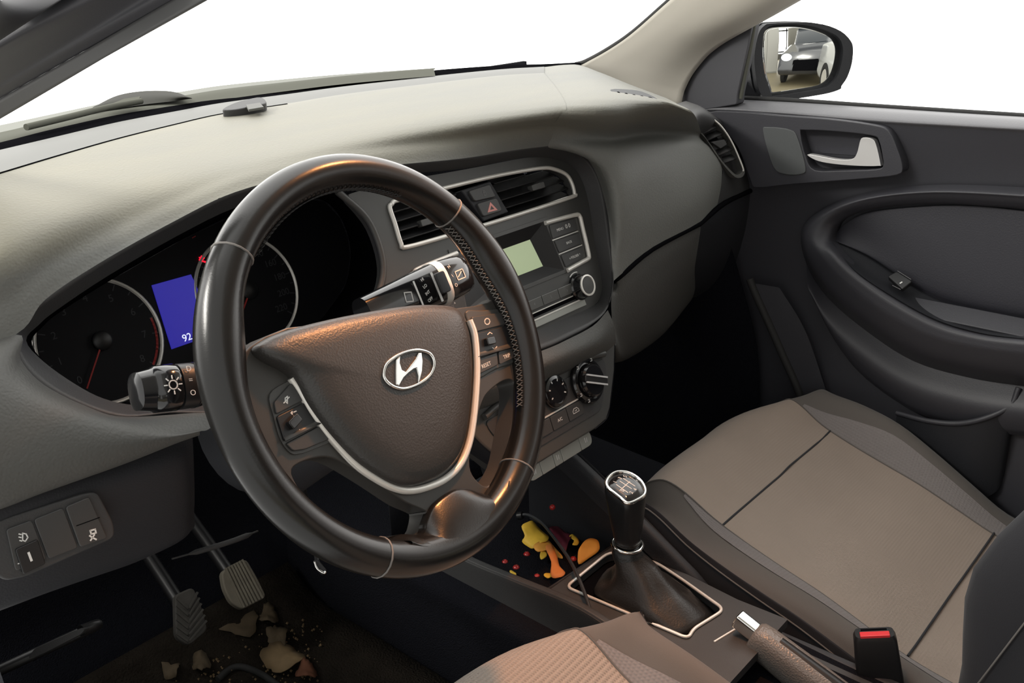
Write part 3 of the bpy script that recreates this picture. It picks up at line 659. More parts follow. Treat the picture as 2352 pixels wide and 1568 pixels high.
# ================================================================== steering wheel
RR, RT = .1695, .0158
sw = thing('steering_wheel', 'black leather three-spoke steering wheel with chrome oval emblem', 'steering wheel', tuple(WF.o))
def rim_sec(t, k=1.0, n=18):
    """cross-section of the rim at angle t; thumb swells at the side spokes, thicker at the bottom."""
    d = math.degrees(t) % 360
    def bump(c, w): e = (d-c+180) % 360-180; return math.exp(-(e/w)**2)
    rt = RT*k*(1 + .10*bump(12, 16) + .10*bump(158, 16) + .06*bump(270, 30))
    rin = rt*(1 + .22*bump(14, 12) + .22*bump(156, 12))
    out = []
    for i in range(n):
        a = 2*PI*i/n; ca, sa = math.cos(a), math.sin(a)
        rr = RR + (rt if ca > 0 else rin)*ca; h = rt*1.08*sa
        out.append(WF.at(rr*math.cos(t), rr*math.sin(t), h))
    return out
def arc_rim(name, a0, a1, k, m, n, label=None):
    return loft(name, [rim_sec(R_(a0+(a1-a0)*i/n), k) for i in range(n+1)], m, sw, label, caps=True, sharp=60)
A1, A2, A3, A4 = 37.8, 131.3, 234.8, 301.0                    # where the leather pieces meet
arc_rim('rim_leather', A1, A2, 1.0, M['leather'], 40, 'upper leather rim segment')
arc_rim('rim_leather', A2, A3, 1.0, M['leather'], 44, 'left leather rim segment')
arc_rim('rim_leather', A3, A4, 1.0, M['leather'], 30, 'bottom leather rim segment')
arc_rim('rim_leather', A4, A1+360, 1.0, M['leather'], 44, 'right leather rim segment')
for a in (A1, A2, A3, A4):
    s = rim_sec(R_(a), 1.006); tube('seam', s, .0009, M['thread'], sw, closed=True, n=1, seg=6)
def in_stitch(a0, a1, m, lab):
    vs, fs = [], []
    k = 0; L = int((a1-a0)*2.9*RR/2.9/.0055*PI/180*1.0)
    for i in range(L):
        t = R_(a0+(a1-a0)*i/L); t2_ = R_(a0+(a1-a0)*(i+.75)/L)
        for (ta, ha, tb, hb2) in ((t, -.004, t2_, .003), (t, .003, t2_, -.004)):
            d = math.degrees(t) % 360
            rin = RR-RT*1.0*(1+.10*math.exp(-(((d-12+180) % 360-180)/16)**2)+.10*math.exp(-((d-158)/16)**2))*(1+.22*math.exp(-(((d-14+180) % 360-180)/12)**2)+.22*math.exp(-((d-156)/12)**2))-.0006
            p = WF.at(rin*math.cos(ta), rin*math.sin(ta), ha+.004); q = WF.at(rin*math.cos(tb), rin*math.sin(tb), hb2+.004)
            w_ = WF.n*.0007; z = (WF.at(0, 0, 0)-p).normalized()*.0008
            b = len(vs); vs += [p-w_, p+w_, q+w_, q-w_, p-w_+z, p+w_+z, q+w_+z, q-w_+z]
            fs += [(b+4, b+5, b+6, b+7), (b, b+1, b+5, b+4), (b+2, b+3, b+7, b+6), (b+1, b+2, b+6, b+5), (b+3, b, b+4, b+7)]
    mesh('stitching', vs, fs, m, sw, lab)
in_stitch(-38, 37, M['thread'], 'cross stitching inside the right rim')
in_stitch(60, 128, M['dark_thread'], 'stitching inside the upper rim')

# spider plate with the two lower openings
def z4(l): return [(420+a*.3827, 330+b*.3827) for a, b in l]
def z5(l): return [(420+a*.3827, 830+b*.3827) for a, b in l]
PH = -.006                                                      # face of the spoke plate
hole_l = WF.pts(z5([(655, 650), (715, 603), (790, 580), (865, 573), (960, 605), (1150, 720), (1330, 840), (1440, 890), (1462, 920), (1428, 1030), (1320, 1035), (1240, 1062), (1190, 1095), (1050, 1040), (900, 955), (760, 840), (680, 730)]), PH)
hole_r = WF.pts(z5([(1830, 190), (1900, 130), (1960, 108), (1992, 140), (1995, 260), (1962, 450), (1925, 620), (1850, 735), (1800, 742), (1740, 680), (1722, 600), (1738, 480), (1770, 330), (1800, 240)]), PH)
def polar(p): return math.hypot(*p), math.atan2(p[1], p[0])
topl = WF.pts([(548, 822), (575, 795), (610, 772), (660, 752)], PH)
topr = WF.pts([(1045, 708), (1090, 702), (1122, 694), (1138, 682)], PH)
a_r = polar(topr[-1])[1]; a_l = polar(topl[0])[1]
if a_l < 0: a_l += 2*PI
rimarc = [((RR-.006)*math.cos(a_r-(a_r+2*PI-a_l)*k/60), (RR-.006)*math.sin(a_r-(a_r+2*PI-a_l)*k/60)) for k in range(61)]
outer = topl + topr[:-1] + rimarc
prism('spoke_plate', WF, outer, -.030, PH, M['spoke'], sw, .003, 'dark grey plastic spokes', holes=[t2(sm(hole_l, 3, True)), t2(sm(hole_r, 3, True))], seg=3, back=True)
# airbag cover: domed shield
pad_px = [(613, 822), (665, 850), (686, 875), (718, 933), (764, 995), (822, 1056), (879, 1096), (914, 1113), (940, 1117), (975, 1111), (1017, 1092), (1048, 1061), (1067, 1021), (1078, 964), (1085, 887), (1086, 827), (1081, 770), (1070, 732), (1060, 714), (1045, 703), (1013, 698), (956, 698), (879, 708), (764, 730), (657, 758), (608, 782), (592, 800)]
pc = WF.lo(925, 880, .012)
def padring(f, h, lift=0):
    o = []
    for a, b in sm(WF.pts(pad_px, .004), 4, True):
        a, b = pc[0]+(a-pc[0])*f, pc[1]+(b-pc[1])*f
        o.append(WF.at(a, b, h + lift))
    return o
loft('airbag_cover', [padring(1.0, -.022), padring(1.0, -.003), padring(.985, .0035), padring(.95, .0075), padring(.86, .0115), padring(.68, .0140), padring(.4, .0150), padring(.02, .0152)], M['pad'], sw, 'grained airbag cover in the hub', sharp=0)
# silver trim along the lower edge of the cover
vtrim = [(668, 868), (686, 893), (716, 945), (760, 1005), (818, 1067), (872, 1104), (908, 1121), (940, 1126), (978, 1119), (1022, 1100), (1056, 1067), (1076, 1022), (1087, 964), (1094, 887), (1095, 827), (1090, 770), (1078, 735)]
tube('silver_trim', [WF.at(a, b, -.0035) for a, b in WF.pts(vtrim, -.0035)], .0034, M['silver'], sw, 'satin silver trim round the airbag cover', n=5, flat=1.0)
# emblem: slanted letter inside an oval
def ze(l): return [(860+a/8.71, 760+b/8.71) for a, b in l]
EH = .0150
ring_px = ze([(187, 850), (240, 670), (400, 530), (600, 432), (830, 380), (1000, 402), (1115, 460), (1185, 580), (1188, 720), (1120, 870), (960, 1015), (760, 1115), (560, 1155), (380, 1110), (260, 1025), (200, 940)])
em = tube('emblem_ring', [WF.at(a, b, EH+.0012) for a, b in WF.pts(ring_px, EH+.0012)], .0015, M['chrome'], sw, closed=True, n=4, label='chrome oval emblem ring')
let_px = ze([(436, 575), (490, 515), (525, 485), (518, 640), (560, 775), (635, 815), (720, 705), (830, 560), (890, 430), (952, 425), (975, 600), (962, 800), (905, 1015), (878, 1025), (884, 900), (848, 742), (790, 760), (690, 835), (590, 935), (500, 1095), (436, 1070), (432, 800)])
prism('emblem_letter', WF, WF.pts(let_px, EH+.002), EH-.001, EH+.002, M['chrome'], em, .0009, 'slanted chrome emblem letter')
text('embossed_lettering', 'AIRBAG', WF, *WF.lo(992, 1008, .0135), .0128, .0088, mat('embossed_plastic', (.075, .070, .065), .45), sw, R_(-6), ext=.0006)
strokes('embossed_mark', WF, [[WF.lo(975, 968, .0145), WF.lo(992, 966, .0145)], [WF.lo(980, 974, .0145), WF.lo(990, 973, .0145)]], .0140, .0010, M['dim_print'], sw)
# button clusters
BH = -.0035
def cluster(name, lab, edge, btns):
    c = prism(name, WF, t2(sm(WF.pts(edge, BH-.001), 4, True)) , PH-.004, BH-.001, M['fascia'], sw, .0015, lab)
    for nm, px, m, mk in btns:
        b = prism(nm, WF, t2(rc(WF.pts(px, BH), .0025)), BH-.002, BH+.0012, M[m], c, .0010)
        for f in mk: f(b)
    return c
HB = BH+.0013
def wt(s, x, y, sz=.006): return lambda b: text('lettering', s, WF, *WF.lo(x, y, HB), HB, sz, M['white'], b, R_(-4))
def ws(ls, w=.0008): return lambda b: strokes('mark', WF, [WF.pts(l, HB) for l in ls], HB-.0001, w, M['white'], b)
cluster('button_cluster', 'right button cluster on the spoke', [(1070, 716), (1110, 712), (1160, 708), (1180, 722), (1194, 762), (1199, 795), (1192, 826), (1140, 848), (1094, 870), (1095, 820), (1088, 768)],
    [('push_button', [(1082, 728), (1160, 716), (1172, 742), (1087, 764)], 'button', [ws([[(1119+6*math.cos(k*PI/5), 738+7*math.sin(k*PI/5)) for k in range(11)]], .0010)]),
     ('toggle_recess', [(1090, 766), (1172, 745), (1188, 796), (1096, 822)], 'black', [ws([[(1120, 768), (1125, 763), (1130, 766)], [(1131, 798), (1136, 802), (1141, 796)]])]),
     ('push_button', [(1093, 826), (1140, 809), (1143, 838), (1094, 862)], 'button', [wt('RESET', 1117, 838, .0052)]),
     ('push_button', [(1143, 808), (1190, 796), (1186, 818), (1146, 837)], 'button', [wt('TRIP', 1164, 818, .0052)])])
box('toggle', WF, *WF.lo(1129, 782, .002), .012, .0075, BH-.001, BH+.006, M['gloss'], sw, .002, .001, ang=R_(-10), label='small glossy toggle on the right spoke')
cluster('button_cluster', 'left button cluster on the spoke', [(620, 905), (660, 876), (676, 874), (700, 905), (740, 965), (772, 1000), (765, 1012), (720, 1032), (690, 1042), (668, 1040), (645, 1010), (630, 960)],
    [('push_button', [(628, 925), (665, 882), (678, 876), (699, 918), (633, 952)], 'button', [ws([[(655, 914), (660, 910), (660, 926), (655, 921), (655, 914)], [(664, 912), (652, 925)]])]),
     ('toggle_recess', [(634, 957), (702, 922), (736, 970), (652, 1014)], 'black', [ws([[(668, 948), (671, 945), (671, 951), (668, 948)], [(675, 946), (680, 944)], [(688, 987), (692, 990)]])]),
     ('push_button', [(655, 1019), (738, 975), (764, 1005), (700, 1032), (672, 1036)], 'button', [])])
box('toggle', WF, *WF.lo(679, 967, .002), .012, .0075, BH-.001, BH+.006, M['gloss'], sw, .002, .001, ang=R_(18), label='small glossy toggle on the left spoke')
def ledge(px, lab):
    q = [WF.w(*px[0], BH+.003), WF.w(*px[1], BH+.003), WF.w(*px[2], BH-.0005), WF.w(*px[3], BH-.0005)]
    mesh('toggle_ledge', q, [(0, 1, 2, 3)], M['fascia'], sw, lab, solid=.001, off=0)
ledge([(656, 1013), (738, 972), (728, 960), (650, 1000)], 'sloping ledge under the left toggle')
ledge([(1098, 820), (1178, 797), (1170, 784), (1097, 806)], 'sloping ledge under the right toggle')
# bottom spoke cover merging into the rim
te = z5([(1236, 1072), (1262, 1052), (1320, 1036), (1425, 1033), (1450, 965), (1478, 895), (1512, 848), (1580, 795), (1640, 766), (1700, 763), (1760, 783), (1812, 803), (1850, 830), (1895, 850)])
t0 = WF.pts(te, PH+.002); n_ = len(t0)
aa = [R_(243+(292-243)*(k/(n_-1))**1.0) for k in range(n_)]
def crest(r, h): return [WF.at(r*math.cos(a), r*math.sin(a), h) for a in aa]
T0 = [WF.at(a, b, PH-.004) for a, b in t0]; T1 = [WF.at(a, b, PH+.003) for a, b in t0]
B_ = [max(0, math.sin(PI*k/(n_-1)))**.6 for k in range(n_)]
C1 = [WF.at((RR-.0125+.0095*b)*math.cos(a), (RR-.0125+.0095*b)*math.sin(a), RT*(.86+.24*b)) for a, b in zip(aa, B_)]
T2 = [a.lerp(b, .10)+WF.n*.0022 for a, b in zip(T1, C1)]; T3 = [a.lerp(b, .5)+WF.n*.0035 for a, b in zip(T1, C1)]
patch('bottom_spoke_cover', [T0, T1, T2, T3, C1, [WF.at((RR-.004+.008*b)*math.cos(a), (RR-.004+.008*b)*math.sin(a), RT*(.6+.40*b)) for a, b in zip(aa, B_)]], M['leather'], sw, 5, label='smooth bottom spoke cover')

# ================================================================== steering column and stalks
SFc = Fr(WF.o, WF.n, u=WF.u)
sc = thing('steering_column', 'black column shroud behind the steering wheel', 'steering column', tuple(WF.at(0, 0, -.10)))
def csec(h, rx, ry, dy=0): return [WF.at(rx*math.cos(2*PI*k/28), dy+ry*(math.sin(2*PI*k/28) if math.sin(2*PI*k/28) > 0 else 1.15*math.sin(2*PI*k/28)), h) for k in range(28)]
loft('shroud', [csec(-.045, .050, .042), csec(-.05, .060, .050), csec(-.075, .064, .056, -.004), csec(-.14, .062, .062, -.012), csec(-.22, .058, .070, -.022), csec(-.27, .05, .06, -.022)], M['plastic_low'], sc)
loft('hub_boss', [csec(-.006, .05, .045, -.01), csec(-.02, .062, .058, -.012), csec(-.036, .055, .050, -.006), csec(-.0445, .052, .044)], M['black'], sw, 'dark boss behind the hub')
kf_ = WF.moved(0, 0, -.062)
def stalk(name, lab, px, prof, marks, knobpx):
    st = thing(name, lab, 'control stalk', tuple(kf_.w(*px[-1])))
    A, B = V(kf_.lo(*px[0])), V(kf_.lo(*px[1])); d = (A-B).normalized(); q = V((-d.y, d.x)); L = (A-B).length
    f = Fr(kf_.at(B.x, B.y, 0), WF.n); f.u = kf_.u*d.x+kf_.v*d.y; f.v = kf_.u*q.x+kf_.v*q.y
    def sec(t, w, th, n=24):
        o = []
        for k in range(n):
            a = 2*PI*k/n; c, s = math.cos(a), math.sin(a)
            e = .75; o.append(f.at(t*L, w*math.copysign(abs(c)**e, c), th*math.copysign(abs(s)**e, s)))
        return o
    for nm, pr, m, lb in prof: loft(nm, [sec(*p) for p in pr], M[m], st, lb, sharp=50)
    return st, f, L
st, f, L = stalk('wiper_stalk', 'black wiper stalk with white symbols right of the wheel hub', [(1068, 626), (862, 712)],
    [('arm', [(-.12, .0165, .012), (.15, .0185, .0140), (.35, .0205, .0150), (.62, .0225, .0150), (.645, .0225, .0150)], 'gloss', None),
     ('ring', [(.625, .0232, .0156), (.66, .0235, .0160), (.70, .0232, .0158)], 'silver', 'thin bright ring'),
     ('end_knob', [(.69, .0215, .0150), (.72, .0225, .0155), (.90, .0215, .0150), (.97, .019, .0130), (1.0, .014, .009)], 'gloss', 'rotating end knob')], None, None)
kn = st.children[-1]
strokes('washer_mark', f, [[(L*.82-.006, -.004), (L*.82+.006, -.004), (L*.82+.006, .005), (L*.82-.006, .005), (L*.82-.006, -.004)], [(L*.82-.004, -.001), (L*.82+.003, .003)]], .0156, .0010, M['white'], st)
for k, s in enumerate(('N', '1', 'O')): text('lettering', s, f, L*.735, .012-.010*k, .0158, .005, M['white'], st, PI*.12)
strokes('rear_wiper_mark', f, [[(L*.24-.005, -.004), (L*.24+.004, -.006), (L*.24+.006, .003), (L*.24-.003, .005), (L*.24-.005, -.004)]], .0145, .001, M['white'], st)
strokes('mode_line', f, [[(L*.34, -.014), (L*.34, .011)]], .0152, .0022, M['white'], st)
strokes('mode_line', f, [[(L*.54, -.016), (L*.54, .012)]], .0152, .0030, M['white'], st)
for k, s in enumerate(('HI', 'LO', 'INT', 'OFF')): text('lettering', s, f, L*.43, .010-.007*k, .0153, .0045, M['white'], st, PI*.08)
prism('interval_slider', f, rect(L*.60, 0, .014, .022, .003), .012, .0185, M['black'], st, .001)
st, f, L = stalk('light_stalk', 'black headlamp and indicator stalk left of the wheel rim', [(306, 900), (500, 878)],
    [('arm', [(-.35, .010, .010), (.10, .0150, .0140), (.30, .0180, .0155), (.33, .0182, .0155)], 'gloss', None),
     ('ring', [(.335, .0175, .0155), (.37, .0178, .0158), (.52, .0178, .0158)], 'black', None),
     ('end_knob', [(.53, .0172, .0150), (.56, .0185, .0160), (.78, .0178, .0155), (.80, .0165, .0145), (.84, .0160, .0140), (.97, .0145, .0125), (1.0, .010, .008)], 'gloss', 'rotating end knob')], None, None)
sun = (L*.66, 0.0)
strokes('lamp_mark', f, [[(sun[0]+.0034*math.cos(k*PI/6), sun[1]+.0034*math.sin(k*PI/6)) for k in range(13)]] + [[(sun[0]+.005*math.cos(k*PI/4), sun[1]+.005*math.sin(k*PI/4)), (sun[0]+.007*math.cos(k*PI/4), sun[1]+.007*math.sin(k*PI/4))] for k in range(8)], .0160, .0009, M['white'], st)
for y, s in ((-.011, 'D'), (-.002, '='), (.008, 'O')): text('lettering', s, f, L*.45, y, .0162, .006, M['white'], st, PI)
strokes('index_line', f, [[(L*.30, -.006), (L*.30, .001)]], .0158, .0022, M['white'], st)
strokes('index_line', f, [[(L*.31, .006), (L*.31, .012)]], .0158, .0012, M['white'], st)
# ================================================================== centre console
co = thing('centre_console', 'black centre console with storage cubby and chrome framed gear gate', 'console', (0, 0, .1))
ZT = .200
left = [PZ(1000, 1240, .205), PX(1080, 1290, -.084), PX(1200, 1340, -.084), PX(1330, 1398, -.086), V((-.086, -.10, .205)), V((-.086, -.30, .205)), V((-.086, -.62, .21))]
left = [V((-.086, p.y, p.z)) for p in left]
right = [V((.098, .25, .355))] + [PX(a, b, .098) for a, b in ((1320, 1040), (1420, 1135), (1500, 1212), (1600, 1312), (1690, 1400))] + [V((.096, -.30, .165)), V((.096, -.62, .17))]
# flanks: rolled edge, then a wall down to the tunnel
def flank(edge, s, nm):
    inner = [p+V((-s*.014, 0, -.002)) for p in edge]; top = [p+V((-s*.004, 0, .003)) for p in edge]
    down = [p+V((s*.002, 0, -.02)) for p in edge]; low = [V((p.x+s*(.003 if s > 0 else .010), p.y, .02)) for p in edge]
    deep = [p+V((-s*.018, 0, -.03)) for p in edge]
    patch(nm, [deep, inner, top, edge, down, low], M['plastic'] if s < 0 else M['plastic_low'], co, 5)
flank(left, -1, 'side_wall'); flank(right, 1, 'side_wall')
# gear gate: flat bezel with chrome edge
gf = Fr((0, -.03, ZT), (0, .04, 1), up=(0, 1, 0))
gate_px = [(1300, 1352), (1325, 1325), (1402, 1268), (1440, 1250), (1478, 1268), (1560, 1330), (1640, 1380), (1662, 1406), (1650, 1420), (1590, 1448), (1480, 1475), (1400, 1440), (1340, 1400), (1306, 1372)]
gp_ = gf.pts([(1300, 1354), (1310, 1338), (1400, 1270), (1425, 1262)], 0)
g2 = [(-.048, .085), (.052, .085), (.060, .07), (.046, -.10), (.034, -.112), (-.046, -.112), (-.058, -.10), (-.058, .07)]
o2 = [(-.078, .15), (.078, .15), (.074, -.16), (-.074, -.16)]
tr_g = t2(rc([gf.lo(1300, 1352), gf.lo(1403, 1268), (.074, .055), (.0785, .03), gf.lo(1560, 1330), gf.lo(1664, 1404), gf.lo(1592, 1449), (-.036, -.092)], [.012, .02, .02, .02, .03, .012, .012, .012]))
fl = [(-.074, .112), (.082, .106), (.082, -.02), (.072, -.10), (.072, -.17), (-.074, -.17)]
prism('gate_plate', gf, fl, -.01, .001, M['plastic'], co, .002, holes=[tr_g])
tube('chrome_frame', [gf.at(a, b, .003) for a, b in tr_g], .0022, M['silver'], co, closed=True, smooth=False, seg=8, label='thin chrome frame round the gear boot')
prism('gate_floor', gf, tr_g, -.02, -.012, M['deep'], co, 0)
# cubby in front of the gate: floor and back wall
prism('cubby_floor', Fr((0, .22, .165), (0, 0, 1), up=(0, 1, 0)), [(-.082, -.135), (.080, -.135), (.080, .16), (-.082, .16)], -.008, 0, M['rubber'], co, .001, 'black mat on the cubby floor')
mesh('cubby_wall', [(-.078, .086, .166), (.078, .076, .166), (.076, .074, .198), (-.076, .084, .198)], [(0, 1, 2, 3)], M['plastic_low'], co, solid=.002)
mesh('cubby_wall', [(-.082, .37, .166), (.084, .37, .166), (.084, .37, .36), (-.082, .37, .36)], [(0, 1, 2, 3)], M['plastic_low'], co, solid=.002)
# rear tray by the handbrake
rf = Fr((0, -.40, .170), (0, 0, 1), up=(0, 1, 0))
prism('tray', rf, [(-.074, -.22), (.074, -.22), (.074, .20), (-.074, .20)], -.01, 0, M['plastic'], co, .002)
tube('tray_groove', [gf.at(a, b, .0015) for a, b in (gf.lo(1640, 1476), gf.lo(1700, 1440))], .0014, M['silver'], co, smooth=False, label='thin bright line behind the gate')
box('coin_slot', rf, -.03, .10, .03, .004, 0, .001, M['deep'], co, 0, 0)
box('cup_well', rf, -.01, -.06, .06, .06, -.004, .002, M['deep'], co, .025, .001)
# ================================================================== gear lever
ax = .004
gl = thing('gear_lever', 'black gear lever with chrome rimmed shift pattern and leather boot', 'gear lever', (ax, -.01, ZT))
def gsec(c, rx, ry, tilt=0, n=24, e=.8):
    o = []
    for k in range(n):
        a = 2*PI*k/n; cx_, sy_ = math.cos(a), math.sin(a)
        x = rx*math.copysign(abs(cx_)**e, cx_); y = ry*math.copysign(abs(sy_)**e, sy_)
        o.append(c + V((x, y*math.cos(tilt), y*math.sin(tilt))))
    return o
KT = PX(1437, 1120, ax); KM = PX(1450, 1195, ax); KB = PX(1441, 1250, ax); BM = PX(1448, 1300, ax); BB = PX(1470, 1375, ax)
CPN = V((-.22, -.30, .93)).normalized()
cf = Fr(KT + V((0, 0, .002)), CPN, up=(0, 1, 0))
cap_px = [(1391, 1116), (1398, 1094), (1418, 1083), (1445, 1086), (1470, 1102), (1482, 1122), (1480, 1138), (1464, 1150), (1441, 1158), (1424, 1145)]
cap2 = t2(sm(cf.pts(cap_px), 4, True)); ccx = sum(a for a, b in cap2)/len(cap2); ccy = sum(b for a, b in cap2)/len(cap2)
def capring(f, h): return [cf.at(ccx+(a-ccx)*f, ccy+(b-ccy)*f, h) for a, b in cap2]
n_c = len(cap2)
def blend(ring, c, r, t): # from the cap's outline to a round neck
    d = [(p-c) for p in ring]
    return ring
neck = gsec(KB + V((0, 0, .004)), .0150, .0150, 0, n_c, 1.0)
top = capring(1.0, -.001)
def order(ring, ref):
    best = min(range(len(ring)), key=lambda s: sum((ring[(i+s) % len(ring)]-ref[i]).length for i in range(0, len(ring), 4)))
    r1_ = [ring[(i+best) % len(ring)] for i in range(len(ring))]
    return r1_
c_top = sum(top, V())/n_c; c_neck = sum(neck, V())/n_c
rel = [p - c_top + c_neck for p in top]
nk = order(neck, rel); nk2 = order(neck[::-1], rel)
nk = nk if sum((a-b).length for a, b in zip(nk, rel)) < sum((a-b).length for a, b in zip(nk2, rel)) else nk2
def mid(t, k, e=0): return [a.lerp(b, t)*1 + (a.lerp(b, t) - c_top.lerp(c_neck, t))*(k-1) for a, b in zip(top, nk)]
loft('knob', [capring(.9, .0005), top, mid(.12, 1.08), mid(.3, 1.10), mid(.5, 1.12), mid(.7, 1.12), mid(.85, 1.10), mid(.95, 1.12), mid(1.0, 1.0)], M['black'], gl, 'soft black knob body', sharp=0)
tube('chrome_rim', capring(.965, .0008), .0026, M['chrome'], gl, closed=True, smooth=False, seg=10, label='chrome rim of the knob')
kc = loft('pattern_cap', [capring(.94, .0002), capring(.92, .0012), capring(.5, .002), capring(.02, .0022)], M['gloss'], gl, 'gloss black cap with the shift pattern', sharp=0)
ang = math.atan2(*(lambda a, b: (b[1]-a[1], b[0]-a[0]))(cf.lo(1418, 1108), cf.lo(1458, 1125)))
pf = cf.spun(0, cf.lo(1437, 1118), .0022)
def cpx(l): return [pf.lo(*q) for q in l]
strokes('shift_lines', pf, [cpx([(1424, 1105), (1450, 1122)]), cpx([(1416, 1113), (1442, 1131)]), cpx([(1432, 1099), (1458, 1116)]), cpx([(1424, 1126), (1446, 1106)])], .0, .0010, M['white'], kc)
for s, x, y in (('1', 1413, 1107), ('2', 1450, 1131), ('3', 1424, 1098), ('4', 1459, 1124), ('5', 1436, 1094), ('R', 1432, 1127)):
    text('lettering', s, pf, *pf.lo(x, y), .0001, .0068, M['white'], kc, R_(12))
loft('neck', [gsec(KB+V((0, 0, .030)), .0125, .0125), gsec(KB+V((0, 0, .004)), .0165, .0165)], M['boot'], gl)
rgf = Fr(KB+V((0, 0, .001)), (0, -.08, 1), up=(0, 1, 0))
tube('collar_ring', [rgf.at(a, b) for a, b in circ(0, 0, .0195, 32)], .0024, M['chrome'], gl, closed=True, smooth=False, label='chrome ring above the boot')
def bsec(c, rx, ry, w, ph, n=36, e=1.0, zz=0):
    o = []
    for k in range(n):
        a = 2*PI*k/n; f = 1 + w*math.sin(5*a+ph) + w*.6*math.sin(3*a-ph*1.7); ca, sa = math.cos(a), math.sin(a)
        o.append(c + V((rx*f*math.copysign(abs(ca)**e, ca), ry*f*math.copysign(abs(sa)**e, sa), zz*math.sin(4*a+ph))))
    return o
g0 = gf.at(.004, -.012, -.006)
loft('boot', [bsec(KB+V((0, 0, -.001)), .0185, .0185, 0, 0), bsec(KB+V((0, .001, -.012)), .0195, .020, .02, .4), bsec(KB.lerp(g0, .30), .024, .027, .05, .7), bsec(KB.lerp(g0, .50), .027, .036, .08, 1.2), bsec(KB.lerp(g0, .68), .036, .050, .09, 1.7, e=.9, zz=.003), bsec(KB.lerp(g0, .86), .044, .074, .05, 2.2, e=.75, zz=.003), bsec(g0+V((.004, 0, 0)), .046, .082, 0, 0, e=.6)], M['boot'], gl, 'creased black leather boot', sharp=0)
# ================================================================== handbrake
hbk = thing('handbrake', 'grained handbrake lever with a bright release button', 'handbrake', (0.01, -.3, .18))
HA, HE = PX(1735, 1462, .012), PX(1960, 1640, .012)
hd = (HA-HE).normalized(); hx = V((1, 0, 0)); hu = hx.cross(hd); hu = hu if hu.z > 0 else -hu
def hsec(t, w, h, n=20):
    c = HE.lerp(HA, t); return [c + hx*(w*math.copysign(abs(math.cos(2*PI*k/n))**.75, math.cos(2*PI*k/n))) + hu*(h*math.copysign(abs(math.sin(2*PI*k/n))**.75, math.sin(2*PI*k/n))) for k in range(n)]
loft('grip', [hsec(-.5, .020, .027), hsec(.2, .0195, .026), hsec(.6, .0190, .0245), hsec(.9, .0185, .0225), hsec(.99, .0175, .0205), hsec(1.02, .0145, .0170)], M['hb'], hbk, 'grained grip', sharp=50)
bf = Fr(HA, hd, up=hu); 
prism('release_button', Fr(HA+hu*.003, hd, up=hu), rect(0, .003, .019, .020, .004), .001, .030, M['chrome'], hbk, .0025, 'bright silver push button', back=True)
loft('stem_cover', [hsec(-.45, .0125, .03), hsec(.2, .0120, .028), hsec(.8, .0110, .024)], M['black'], hbk, sharp=50)
# ================================================================== seat belt buckle
bx = .100
bk = thing('seat_belt_buckle', 'black seat belt buckle with a red release button between the seats', 'buckle', (bx, -.32, .1))
bA, bB = PX(2008, 1452, bx), PX(2022, 1568, bx)
bd = (bA-bB).normalized(); b_n = V((-.75, -.28, .6)); b_n = (b_n - bd*b_n.dot(bd)).normalized()
bF = Fr(bA, bd, up=b_n)
side = bF.u
loft('body', [[bA + bF.u*a - bd*t + bF.v*b for a, b in t2(rc([(-w, -.012*k), (w, -.012*k), (w, .012*k), (-w, .012*k)], .006, 4))] for t, w, k in ((.0, .022, .9), (.006, .0245, 1.05), (.04, .026, 1.1), (.11, .029, 1.15), (.2, .029, 1.15))], M['black'], bk, sharp=60)
box('release_button', bF, 0, .006, .034, .010, -.002, .0025, M['red'], bk, .001, .001, label='red push button')
box('tongue_slot', bF, 0, -.006, .030, .003, -.001, .0006, M['deep'], bk, 0, 0)
# ================================================================== seats
def zc(y):
    P_ = [(.16, .10), (.135, .18), (.105, .240), (.075, .266), (.045, .270), (.0, .252), (-.045, .227), (-.12, .203), (-.20, .181), (-.32, .138), (-.42, .120), (-.55, .11)]
    for (a, za), (b, zb) in zip(P_, P_[1:]):
        if b <= y <= a: t = (y-a)/(b-a); t = t; return za+(zb-za)*t
    return P_[0][1] if y > P_[0][0] else P_[-1][1]
def prof(l, y):
    if y >= l[0][0]: return l[0][1]
    for (a, za), (b, zb) in zip(l, l[1:]):
        if b <= y <= a:
            t = (y-a)/(b-a); return za+(zb-za)*t
    return l[-1][1]
YS = [.150, .135, .118, .10, .08, .055, .02, -.03, -.08, -.14, -.20, -.26, -.32, -.38, -.44, -.50]
def yfront(s, y): return (-.36 if s > 0 else -.08)*max(0, abs(s)-.04)**2/.19*max(0, min(1, (y+.01)/.09))        # the front edge curves back at its sides
def bol(s):
    a = abs(s)
    P_ = [(0, .002), (.15, 0), (.18, .002), (.195, .016), (.212, .030), (.228, .034), (.240, .026), (.250, .006), (.254, -.03), (.256, -.09), (.252, -.16)]
    for (p, zp), (q, zq) in zip(P_, P_[1:]):
        if p <= a <= q: return zp+(zq-zp)*(a-p)/(q-p)
    return P_[-1][1]
